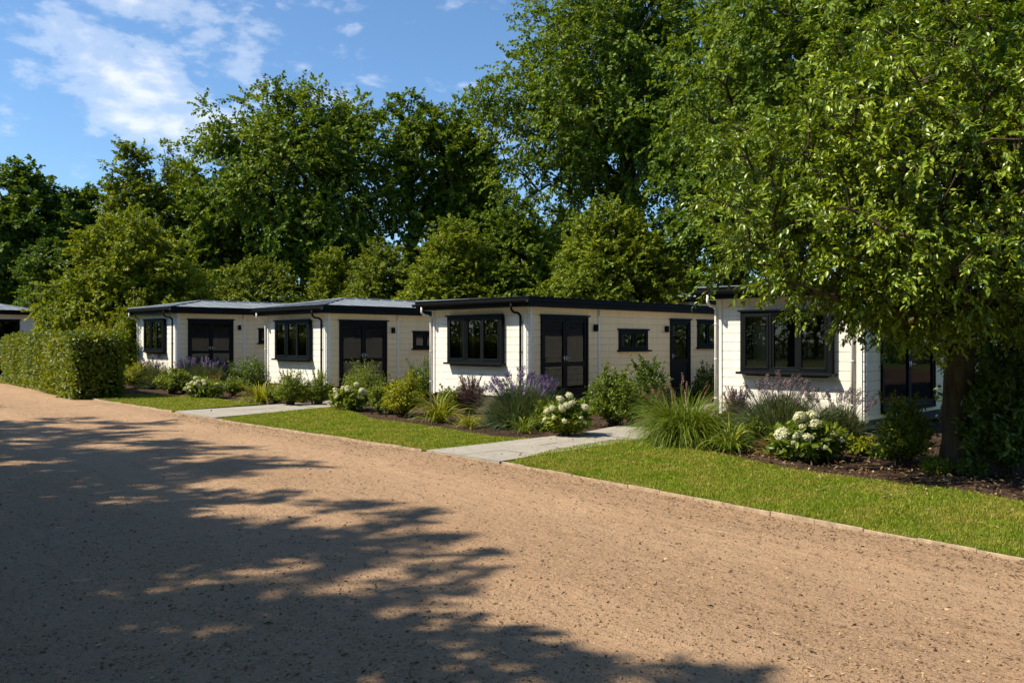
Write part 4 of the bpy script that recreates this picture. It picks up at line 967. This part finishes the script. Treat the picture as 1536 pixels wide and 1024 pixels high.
# bed at the near chalet
x, y, d = plant_at(1036, 672); k = 0.5
rt = empty('ornamental_grass', (x + k / RT2, y + k / RT2, 0)); tag(rt, 'tall fountain grass with pinkish plumes beside the near path', 'ornamental grass')
s_ = Soup(); rr_ = rg(); straps(s_, rr_, 2400, 0, 1.16, 0.013, 1.35, 1.8, 0.36, 7); straps(s_, rr_, 1700, 0, 0.88, 0.015, 1.6, 2.4, 0.42, 6); link('foliage', s_.mesh('foliage'), G['reed'], rt)
put_spikes(rt, rr_, PLUME, 30, 1.35, 1.12, fan=0.9, name='plume', scale=0.9, low=.62)
lily(1098, 680, 62, 634, 'bright green strap clump at the foot of the fountain grass', 190, G['reed'], 0.022, 1.4)
bush_px(1110, 648, 44, 592, 'small dark purple bush between fountain grass and lavender', G['purple'], 0.045, 110, 22, shoots=20, tmpl=DIAMOND, wl=.3, upright=.7)
x, y, d = plant_at(1186, 668); k = 0.55
tag(make_lavender(x + k / RT2, y + k / RT2, rg(), 1.5, 1.10, 96, LAVG, 1200, 1.2), 'lavender with faded spikes below the wide dark window', 'lavender', 'lavender clumps')
x, y, d = plant_at(1268, 664); k = 0.4
tag(make_lavender(x + k / RT2, y + k / RT2, rg(), 0.95, 0.82, 50, LAVG, 500, .9), 'smaller faded lavender at the near chalet corner', 'lavender', 'lavender clumps')
hyd(1222, 694, 104, 628, 'white hydrangea with biggest round heads, nearest the drooping tree', [(-.85, .5, .62, 1.35), (-.35, .55, 1.02, 1.15), (.02, .5, 1.06, 1.1), (.06, .62, .86, 1.1), (-.48, .7, .62, .95), (-.22, .75, .56, 1.1), (.55, .55, .62, .9), (.85, .5, .5, .8), (-.6, .75, .45, .55), (.25, .85, .35, .55), (-.3, .6, .80, .7)], 0.92, 0.12)
lily(1160, 684, 42, 656, 'low russet-tipped clump left of the biggest hydrangea', 150, G['russet'], 0.016, 1.5, spread=1.4)
bush_px(1372, 702, 84, 606, 'airy shrub against the tree trunk below the sliding doors', G['shrub'], 0.055, 120, 18, shoots=14, tmpl=OVAL)
bush_px(1540, 722, 120, 560, 'large shaded shrub right of the drooping tree trunk', G['shrub_dark'], 0.09, 150, 22, shoots=10)
bush_px(1560, 690, 190, 478, 'tall dark shrub behind the drooping tree at the picture edge', G['shrub_dark'], 0.10, 220, 24, shoots=14)
lily(1318, 682, 40, 664, 'low green tuft beside the near chalet corner', 120, G['reed'], 0.016, 1.7, spread=1.6)
# bed near the clipped hedge
x, y = gp(292, 585); tag(make_lavender(x + .5, y + .5, rg(), 2.2, 1.25, 98, LAV, 1300, 1.6), 'lavender clump in front of the chalet nearest the hedge', 'lavender', 'lavender clumps')
x, y = gp(222, 584); tag(make_lavender(x + .9, y + .9, rg(), 1.9, 1.3, 60, LAV, 900, 1.5), 'lavender clump between the hedge and the first bay window', 'lavender', 'lavender clumps')
bush_px(200, 583, 58, 546, 'dense green shrub in the gap right of the clipped hedge', G['shrub_lime'], 0.08, 100, 18, shoots=4)
bush_px(250, 591, 56, 556, 'leafy shrub at the lawn edge below the lavender near the hedge', G['shrub'], 0.09, 90, 16, shoots=6)
hyd(300, 598, 62, 566, 'white hydrangea on the lawn edge near the clipped hedge', random_heads(np.random.default_rng(8), 15, .6, 1.0), 1.0, 0.11)
bush_px(346, 594, 34, 568, 'low rounded bush right of the hydrangea near the hedge', G['shrub'], 0.06, 70, 18, shoots=2)
bush_px(328, 578, 34, 546, 'dark leafy plant before the doors of the chalet nearest the hedge', G['shrub_dark'], 0.12, 50, 10, shoots=4)
bush_px(320, 586, 26, 562, 'small russet plant behind the hydrangea near the hedge', G['russet'], 0.06, 50, 14, shoots=8)
bush_px(373, 592, 60, 540, 'square clipped dark bush beside the ridged-roof chalet', G['shrub_dark'], 0.065, 170, 18, shoots=8, squareness=.65)
lily(387, 606, 50, 573, 'yellow-green clump at the start of the far path', 190, G['lily'], 0.024, 1.3)
bush_px(431, 610, 44, 560, 'spiky-topped bush left of a matching one at the far path', G['shrub'], 0.05, 110, 18, shoots=16)
bush_px(473, 609, 44, 563, 'spiky-topped bush nearest the ridged-roof chalet doors at the far path', G['shrub'], 0.05, 110, 18, shoots=16)

for px_f, py_f, w_f, t_f, mt_f, lb_f in ((584, 622, 34, 590, 'shrub', 'low filler bush between the far-path hydrangea and the bright green bush'), (672, 622, 40, 584, 'shrub', 'low green filler bush against the chalet base left of the purple-brown bush'),
        (452, 606, 30, 578, 'shrub_lime', 'low lime filler between the two spiky-topped bushes'), (410, 606, 30, 580, 'shrub', 'small filler bush between yellow-green clump and first spiky-topped bush'), (272, 590, 34, 562, 'shrub', 'filler bush left of the hydrangea near the hedge'),
        (818, 646, 40, 606, 'shrub', 'filler bush between the biggest lavender and the near-path hydrangea'), (948, 634, 36, 600, 'shrub_dark', 'low dark filler bush between the two bushes at the near path'), (690, 612, 30, 586, 'shrub_dark', 'small dark filler behind the purple-brown bush'),
        (1250, 676, 44, 640, 'shrub', 'green filler bush behind the biggest hydrangea'), (1140, 668, 40, 632, 'shrub', 'green filler bush at the foot of the faded lavender'), (1296, 684, 44, 660, 'shrub_lime', 'low lit groundcover clump beside the near chalet corner'), (1336, 690, 40, 672, 'shrub', 'low groundcover clump left of the airy shrub'), (1410, 712, 34, 692, 'shrub', 'small ivy-like clump at the tree trunk base'), (1466, 716, 34, 690, 'shrub_dark', 'dark low clump on the shaded side of the trunk base')):
    bush_px(px_f, py_f, w_f, t_f, lb_f, G[mt_f], 0.06, 70, 14, shoots=4)
def fallen(seed):
    rng = np.random.default_rng(seed); n = 2600
    q = np.array((TXY[0] - 0.8, TXY[1])) + rng.normal(size=(n, 2)) * np.array((1.5, 2.6)); lim = np.array([xe(v) for v in q[:, 1]]); q = q[(q[:, 0] > lim + .1) & (q[:, 0] < 16.5)]; n = len(q)
    s = Soup(); A = rng.normal(size=(n, 3)); A[:, 2] *= .3; ln = rng.uniform(.04, .085, n)
    leaves(s, np.stack([q[:, 0], q[:, 1], np.full(n, 0.035)], 1), A, np.array((0, 0, 1.0)) + rng.normal(size=(n, 3)) * .4, ln, ln * .5, OVAL)
    tag(link('fallen_leaves', s.mesh('fallen_leaves'), M['litter']), 'dry fallen leaves on the bark and grass under the drooping tree', 'fallen leaves', kind='stuff')
TXY = gp(1437, 706); fallen(41)
# ----------------------------------------------------------------------------- hedges
def hedge(p0, p1, depth, h, label, seed, dens=650, leaf=0.085, mat=None, lean=(1, 0)):
    """clipped hedge: a block of stems with leaves set thickly over its faces"""
    rng = np.random.default_rng(seed); p0 = np.array(p0); p1 = np.array(p1); ln = np.linalg.norm(p1 - p0); u = (p1 - p0) / ln; n = np.array((u[1], -u[0]))
    if np.dot(n, lean) < 0: n = -n
    root = empty('hedge', (p0[0], p0[1], 0)); tag(root, label, 'hedge')
    def P3(a, b_, c): return np.stack([u[0] * a + n[0] * b_, u[1] * a + n[1] * b_, c], 1)
    s = Soup()
    for face, area in (('front', ln * h), ('back', ln * h), ('top', ln * depth), ('end0', depth * h), ('end1', depth * h)):
        m = int(area * dens); a = rng.uniform(0, ln, m); b_ = rng.uniform(0, depth, m); c = rng.uniform(0.03, h, m); inn = rng.exponential(0.06, m) - 0.03
        inn += 0.045 * np.sin(a * 2.3 + c * 2 + 1.5 * np.sin(a * .9)) + 0.035 * np.sin(a * 6.1 + c * 5 + b_ * 4) + 0.03 * np.sin(b_ * 6 + c * 9 + a * 1.7)
        o = np.zeros((m, 3))
        if face == 'front': b_ = inn; o[:] = (-n[0], -n[1], 0.1)
        elif face == 'back': b_ = depth - inn; o[:] = (n[0], n[1], 0.1)
        elif face == 'top': c = h - inn + rng.exponential(0.02, m) * 2; o[:] = (0, 0, 1)
        elif face == 'end0': a = inn; o[:] = (-u[0], -u[1], 0.1)
        else: a = ln - inn; o[:] = (u[0], u[1], 0.1)
        P = P3(a, b_, c); A = o * 0.35 + dirs(rng, m) * 0.8 + np.array((0, 0, 0.1)); Nv = o * 0.75 + np.array((0, 0, .45)) + rng.normal(size=(m, 3)) * .45
        sc = rng.uniform(.65, 1.3, m); leaves(s, P, A, Nv, leaf * sc, leaf * .62 * sc, OVAL if dens > 300 else DIAMOND)
    # shoots poking out of the top
    for k in range(int(ln * 5)):
        a0, b0 = rng.uniform(0, ln), rng.uniform(0, depth); t = np.linspace(0, 1, 7); hh = rng.uniform(.06, .22)
        P = P3(np.full(7, a0) + rng.normal() * .05 * t, np.full(7, b0) + rng.normal() * .05 * t, h + hh * t); leaves(s, P, dirs(rng, 7) + np.array((0, 0, .8)), dirs(rng, 7), leaf * .8, leaf * .45, DIAMOND)
    link('foliage', s.mesh('foliage'), mat or G['hedge'], root)
    w = Soup()
    for k in range(int(ln * 7)):
        a0, b0 = rng.uniform(0.15, ln - .15), rng.uniform(.2, depth - .2)
        q = P3(np.array([a0, a0 + rng.normal() * .1, a0 + rng.normal() * .2]), np.array([b0, b0 + rng.normal() * .08, b0 + rng.normal() * .15]), np.array([-.05, h * .5, h * .92])); tube_np(w, q, [.03, .022, .008], 5)
    # inner mass of old twigs behind the leaves
    i = 0.16; c8 = [P3(np.array([a]), np.array([b_]), np.array([c]))[0] for c in (0.02, h - i) for a, b_ in ((i, i), (ln - i, i), (ln - i, depth - i), (i, depth - i))]
    w.add(np.array(c8), np.array([(0, 1, 5, 4), (1, 2, 6, 5), (2, 3, 7, 6), (3, 0, 4, 7), (4, 5, 6, 7)]))
    link('stem', w.mesh('stem', True), M['hedge_core'], root)
    return root
M['hedge_core'] = plain('hedge_twigs', (0.030, 0.030, 0.014), 0.95, 0.1, var=0.5, scale=20)
hedge((9.5, 29.6), (11.75, 46.5), 1.5, 2.02, 'long clipped green hedge standing along the road', 21, 480, 0.135)
x0_, y0_ = at(52, 46); x1_, y1_ = at(185, 44)
hedge((x0_, y0_), (x1_, y1_), 1.0, zat(481, 45), 'low lit hedge seen over the clipped hedge beside the distant chalet', 22, 160, 0.13, lean=(1, 1))
for (px_, d_, w_, tp_, lab, mt) in ((150, 39, 90, 484, 'loose lime-green shrub between the clipped hedge and the first chalet', 'shrub_lime'), (195, 37, 56, 470, 'tall leafy shrub touching the first chalet wall by the hedge', 'yellow'), (205, 40, 50, 452, 'upright lit shrub behind the first chalet corner', 'shrub_lime')):
    x, y = at(px_, d_); w = wpx(w_, d_); r = make_bush('shrub', x, y, rg(), w, zat(tp_, d_), w, 0.11, 170, 20, G[mt], shoots=14); tag(r, lab, 'shrub', 'garden shrubs')

# ----------------------------------------------------------------------------- trees
def big(px, d, w_, top, label, mat, trunk_px=None, low=0.28, n_cl=230, leaf=0.26, twigs=10, lpt=13, seed=0, name='tree', group='tall trees behind the chalets', blobs=None, cl=None, tmpl=DIAMOND, tr=None, **kw):
    x, y = at(trunk_px or px, d); rng = np.random.default_rng(seed); W = wpx(w_, d); H = zat(top, d); off = wpx(px - (trunk_px or px), d)
    ox, oy = off / RT2, -off / RT2; z0 = H * low
    if blobs is None:
        blobs = [(ox, oy, (z0 + H) / 2, W * .40, W * .40, (H - z0) * .44), (ox * 1.2 - W * .17 / RT2, oy * 1.2 + W * .17 / RT2, z0 + (H - z0) * .36, W * .33, W * .33, (H - z0) * .30),
                 (ox + W * .19 / RT2, oy - W * .19 / RT2, z0 + (H - z0) * .44, W * .31, W * .31, (H - z0) * .34), (ox, oy, z0 + (H - z0) * .74, W * .27, W * .27, (H - z0) * .25)]
    else: blobs = [(ox + a * W / RT2 + bb * W / RT2, oy - a * W / RT2 + bb * W / RT2, z0 + c * (H - z0), e * W, e * W, f * (H - z0)) for a, bb, c, e, f in blobs]
    r = make_tree(name, x, y, rng, z0, tr or 0.025 * H, blobs, int(n_cl * 1.9), cl or max(0.85, W * 0.095), twigs, int(lpt * 1.35), leaf * .92, leaf * .74, G[mat], tmpl, M['bark'], droop=kw.pop('droop', .22), mind=max(0.85, W * 0.095) * 0.36, **kw)
    tag(r, label, 'tree', group); return r
big(440, 55, 320, 130, 'broad oak-like tree with the widest crown, above the ridged-roof chalet', 'oak', 478, 0.20, 330, 0.25, 9, 13, seed=31, blobs=[(0, 0, .48, .40, .42), (-.22, -.03, .72, .25, .21), (.22, 0, .74, .24, .22), (.02, .03, .82, .24, .17), (-.33, 0, .34, .24, .28), (.27, -.05, .36, .24, .28)])
big(648, 58, 205, 146, 'tall tree with bare trunks showing sky, right of the broad oak-like tree', 'oak', 622, 0.40, 135, 0.25, 9, 13, seed=32, blobs=[(0, 0, .5, .38, .40), (-.18, 0, .78, .27, .20), (.17, 0, .74, .29, .22), (.25, 0, .35, .25, .3)])
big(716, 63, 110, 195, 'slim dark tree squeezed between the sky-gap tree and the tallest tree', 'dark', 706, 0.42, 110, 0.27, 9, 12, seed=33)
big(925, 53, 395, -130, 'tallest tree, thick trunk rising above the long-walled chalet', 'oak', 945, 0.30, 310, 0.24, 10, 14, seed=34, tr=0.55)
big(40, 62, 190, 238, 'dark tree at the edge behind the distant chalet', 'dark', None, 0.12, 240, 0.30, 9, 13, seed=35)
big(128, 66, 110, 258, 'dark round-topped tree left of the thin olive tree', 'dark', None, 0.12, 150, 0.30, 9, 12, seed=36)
big(210, 54, 130, 205, 'thin olive tree with an airy top', 'olive', None, 0.22, 120, 0.24, 8, 11, seed=37)
big(275, 62, 84, 214, 'slender airy tree between the olive tree and the broad oak-like tree', 'olive', None, 0.25, 80, 0.24, 8, 11, seed=38)
big(300, 56, 130, 265, 'leafy tree against the side of the broad oak-like tree', 'oak', None, 0.10, 140, 0.26, 9, 12, seed=39)
big(1345, 26, 590, -260, 'large tree overhanging the top corner, behind the drooping tree', 'oak', 1440, 0.32, 460, 0.15, 10, 15, seed=40, tr=0.36, droop=.3)
big(1120, 40, 260, 40, 'dark tree behind the near chalet roof', 'dark', 1110, 0.25, 260, 0.24, 9, 13, seed=41)
YG = 'young trees behind the chalets'
def mid(px, d, w_, top, label, mat, seed, n_cl=110, leaf=0.17, **kw):
    return big(px, d, w_, top, label, mat, None, 0.06, int(n_cl * 1.3), leaf * .85, 9, 15, seed=seed, group=YG, tr=0.10, shell=0.5, up=0.45, tmpl=DIAMOND, cl=0.75, **kw)
mid(190, 43, 250, 322, 'wide yellow-green young tree beside the first chalet', 'gold', 51, 240, 0.18)
mid(380, 49, 150, 388, 'low young tree above the first chalet roof', 'olive', 52)
mid(500, 50, 110, 385, 'low young tree below the broad oak-like trunk', 'yellow', 53, 90)
mid(575, 48, 140, 360, 'olive young tree above the ridged grey roof', 'olive', 54)
mid(672, 42, 150, 342, 'bright young tree above the gap between two roofs', 'yellow', 55, 140)
mid(772, 43, 160, 298, 'tall bushy young tree above the bay-window end of the long-walled chalet', 'oak', 56, 150)
mid(912, 40, 190, 303, 'broad bushy young tree in front of the tallest trunk', 'yellow', 57, 210)
mid(1012, 47, 100, 400, 'small young tree left of the near chalet roof', 'olive', 58, 70)
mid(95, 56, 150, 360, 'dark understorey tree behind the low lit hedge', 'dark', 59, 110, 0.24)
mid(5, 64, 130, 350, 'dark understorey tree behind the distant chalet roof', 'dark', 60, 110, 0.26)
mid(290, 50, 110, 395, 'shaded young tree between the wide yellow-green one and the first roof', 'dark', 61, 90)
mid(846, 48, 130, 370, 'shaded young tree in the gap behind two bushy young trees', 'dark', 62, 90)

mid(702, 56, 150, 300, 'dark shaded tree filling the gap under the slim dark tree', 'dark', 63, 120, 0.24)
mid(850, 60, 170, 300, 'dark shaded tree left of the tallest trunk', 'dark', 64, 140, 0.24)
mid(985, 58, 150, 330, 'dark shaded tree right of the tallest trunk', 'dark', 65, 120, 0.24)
# the drooping tree in front
TX, TY = gp(1437, 706)
rngT = np.random.default_rng(77)
def rl(a, bb, c): return ((a + bb) / RT2, (-a + bb) / RT2, c)     # metres: right, away, up from the trunk foot
tb = []
for (a, bb, c, r_, rz_) in ((-0.6, -0.3, 4.4, 2.5, 1.9), (-2.3, -0.5, 3.9, 1.75, 1.35), (-1.2, -0.9, 3.0, 1.9, 0.95), (-2.7, -0.6, 3.4, 1.1, 0.65), (1.2, -0.6, 3.4, 2.1, 1.5), (0.4, -0.2, 5.7, 1.9, 1.5), (1.9, -0.4, 4.9, 1.9, 1.7), (0.2, -0.5, 2.45, 1.9, 0.5), (-1.5, -0.7, 5.2, 1.2, 0.9), (2.0, 0.3, 2.2, 1.2, 0.9), (-1.5, -0.7, 2.85, 1.25, 0.55)):
    q = rl(a, bb, c); tb.append((q[0], q[1], q[2], r_, r_, rz_))
near = make_tree('tree', TX, TY, rngT, 1.75, 0.20, tb, 700, 0.42, 11, 18, 0.088, 0.048, G['near'], OVAL, M['bark_near'], droop=0.16, up=0.1, twig_sticks=True, leader=0.7, flare=1.35, outward=0.8, shell=0.36, mind=0.30, upn=0.9)
tag(near, 'nearest tree with drooping leafy sprays, trunk in the bark bed', 'tree')

# trees across the road, outside the picture, whose shade falls on the gravel
XG = 'trees across the road'
for k, (x, y, h, w, lab) in enumerate(((-3.5, 6.7, 9.2, 6.6, 'low broad tree across the road nearest the camera'), (-3.6, 12.4, 12.0, 8.0, 'second shade tree across the road'), (-3.5, 19.0, 14.0, 8.4, 'tall shade tree across the road opposite the lawn between paths'),
                                       (-3.4, 26.0, 14.6, 8.4, 'tall shade tree across the road opposite the far path'), (-3.6, 34.0, 13.5, 8.0, 'shade tree across the road opposite the clipped hedge'), (-10.0, 10.0, 14.0, 9.0, 'added sky-blocking tree set back from the road beyond the second one'),
                                       (-9.0, 19.5, 15.0, 9.0, 'added sky-blocking tree set back behind the tall roadside ones'), (-7.5, 0.5, 11.0, 8.0, 'added broad sky-blocking tree behind the camera across the road'), (-2.0, -8.0, 12.0, 9.0, 'added wide sky-blocking tree behind the camera over the road'), (5.0, -9.5, 12.0, 8.0, 'added wide sky-blocking tree behind the camera on the chalet side'))):  # set-back and behind-camera trees are added unseen to block sky, darkening road shade
    rng = np.random.default_rng(90 + k); z0 = h * .2
    bl = [(0, 0, (z0 + h) / 2, w * .42, w * .42, (h - z0) * .46), (w * .15, -w * .2, z0 + (h - z0) * .4, w * .34, w * .34, (h - z0) * .32), (0, w * .2, z0 + (h - z0) * .4, w * .34, w * .34, (h - z0) * .32)]
    r = make_tree('tree', x, y, rng, z0, 0.3, bl, 235, w * .074, 9, 11, 0.20, 0.15, G['oak'], LOBED, M['bark']); tag(r, lab, 'tree', XG)
hedge((-5.2, 26), (-4.6, 56), 1.3, 2.0, 'hedge across the road mirrored in the bay windows', 25, 160, 0.14, lean=(-1, 0))

# far wood closing the horizon
def woods(seed):
    rng = np.random.default_rng(seed); s = Soup(); n = 120000
    az = rng.uniform(-150, 150, n) * PI / 180; az = PI / 4 + az; d = rng.uniform(78, 100, n)
    hmax = 9.0 + 1.8 * np.sin(az * 23) + 1.3 * np.sin(az * 51 + 1) + 0.8 * np.sin(az * 117 + 2); z = hmax * rng.uniform(0, 1, n) ** 0.8
    P = np.stack([d * np.cos(az), d * np.sin(az), z], 1); A = dirs(rng, n); leaves(s, P, A, dirs(rng, n) + np.array((0, 0, .7)), 0.55, 0.45, LOBED)
    for k in range(900):
        a = PI / 4 + rng.uniform(-150, 150) * PI / 180; dd = rng.uniform(80, 98); h = 5.5; tube_np(s, [(dd * math.cos(a), dd * math.sin(a), -.2), (dd * math.cos(a) + rng.normal() * .3, dd * math.sin(a), h)], [.16, .07], 5)
    tag(link('woods', s.mesh('woods'), G['dark']), 'dark far wood closing the view behind the tall trees', 'woods', kind='stuff')
woods(99)

# ----------------------------------------------------------------------------- sky, sun, camera
EL = math.radians(49.0); AZX, AZY = -0.86, 0.51
ts = Vector((AZX * math.cos(EL), AZY * math.cos(EL), math.sin(EL)))
world = bpy.data.worlds.new('World'); scene.world = world; world.use_nodes = True
nt = world.node_tree; nt.nodes.clear()
wo = N(nt, 'ShaderNodeOutputWorld'); bg = N(nt, 'ShaderNodeBackground'); L(nt, bg.outputs[0], wo.inputs['Surface'])
sky = N(nt, 'ShaderNodeTexSky', sky_type='NISHITA'); sky.sun_disc = False; sky.sun_elevation = EL; sky.sun_rotation = math.atan2(AZX, AZY)
sky.air_density = 1.0; sky.dust_density = 0.35; sky.ozone_density = 2.2; sky.altitude = 50
tc = N(nt, 'ShaderNodeTexCoord'); sp = N(nt, 'ShaderNodeSeparateXYZ'); L(nt, tc.outputs['Generated'], sp.inputs[0])
def dotv(v):
    d = N(nt, 'ShaderNodeVectorMath', operation='DOT_PRODUCT'); L(nt, tc.outputs['Generated'], d.inputs[0]); d.inputs[1].default_value = v; return d.outputs['Value']
ca = dotv((1 / RT2, -1 / RT2, 0)); cbv = sp.outputs['Z']
mp = N(nt, 'ShaderNodeMapping'); setin(mp, Scale=(1, 1, 2.0)); L(nt, tc.outputs['Generated'], mp.inputs['Vector'])
n1 = noise(nt, 14.0, 8, 0.58, mp.outputs[0], 0.25); n2 = noise(nt, 34.0, 5, 0.55, mp.outputs[0], 0.2)
def blob(a0, b0, ra, rb, rot):
    x = mathn(nt, 'SUBTRACT', ca, a0); y = mathn(nt, 'SUBTRACT', cbv, b0); c_, s_q = math.cos(rot), math.sin(rot)
    u = mathn(nt, 'ADD', mathn(nt, 'MULTIPLY', x, c_ / ra), mathn(nt, 'MULTIPLY', y, s_q / ra)); v = mathn(nt, 'ADD', mathn(nt, 'MULTIPLY', x, -s_q / rb), mathn(nt, 'MULTIPLY', y, c_ / rb))
    r2 = mathn(nt, 'ADD', mathn(nt, 'MULTIPLY', u, u), mathn(nt, 'MULTIPLY', v, v)); return mathn(nt, 'SUBTRACT', 1.0, mathn(nt, 'SQRT', r2))
m1 = blob(-0.375, 0.250, 0.130, 0.064, math.radians(-24)); m2 = blob(-0.385, 0.345, 0.12, 0.030, math.radians(-12)); m3 = blob(-0.28, 0.325, .07, .022, 0); m4 = blob(-0.34, 0.213, .10, .018, 0); m5 = blob(-0.30, 0.30, .30, .09, math.radians(-12))
msk = mathn(nt, 'MAXIMUM', m1, mathn(nt, 'MULTIPLY', m2, 0.75))
for q_, w_ in ((m3, 0.35), (m4, 0.6), (m5, 0.22)): msk = mathn(nt, 'MAXIMUM', msk, mathn(nt, 'MULTIPLY', q_, w_))
msk = mathn(nt, 'MAXIMUM', msk, -0.35)
den = mathn(nt, 'ADD', mathn(nt, 'MULTIPLY', msk, 0.36), mathn(nt, 'ADD', mathn(nt, 'MULTIPLY', n1, 0.72), mathn(nt, 'MULTIPLY', n2, 0.28)))
cf = ramp(nt, [(0.52, 0.0), (0.64, 0.32), (0.84, 0.74)], den, 'EASE')
bwn = N(nt, 'ShaderNodeRGBToBW'); L(nt, cf, bwn.inputs[0])
ccol = ramp(nt, [(0.55, (6.6, 7.2, 8.2)), (0.85, (7.9, 8.0, 8.1))], den)
skc = mixc(nt, 1.0, sky.outputs[0], (0.86, 1.08, 1.24), 'MULTIPLY')
L(nt, mixc(nt, bwn.outputs[0], skc, ccol), bg.inputs['Color']); bg.inputs['Strength'].default_value = 0.093
sl = bpy.data.lights.new('sun', 'SUN'); sl.energy = 5.0; sl.angle = math.radians(0.8); sl.color = (1.0, 0.91, 0.74)
so = bpy.data.objects.new('sun', sl); so.rotation_mode = 'QUATERNION'; so.rotation_quaternion = ts.to_track_quat('Z', 'Y'); so.location = (-20, 15, 30); COL.objects.link(so)
cam = bpy.data.cameras.new('camera'); cam.lens = 30.0; cam.sensor_width = 36.0; cam.clip_end = 4000; cam.clip_start = 0.05
co = bpy.data.objects.new('camera', cam); co.location = (0, 0, H_CAM); co.rotation_euler = (math.radians(90), 0, math.radians(-45)); COL.objects.link(co); scene.camera = co
vs = scene.view_settings; scene.display_settings.display_device = 'sRGB'; vs.view_transform = 'Standard'; vs.look = 'None'; vs.exposure = 0.62; vs.gamma = 1.0; vs.use_curve_mapping = False
scene.cycles.max_bounces = 8; scene.cycles.diffuse_bounces = 3; scene.cycles.glossy_bounces = 3; scene.cycles.transmission_bounces = 4; scene.cycles.transparent_max_bounces = 12
scene.cycles.use_denoising = True; scene.cycles.sample_clamp_indirect = 4.0
scene.render.resolution_x = 1024; scene.render.resolution_y = 682
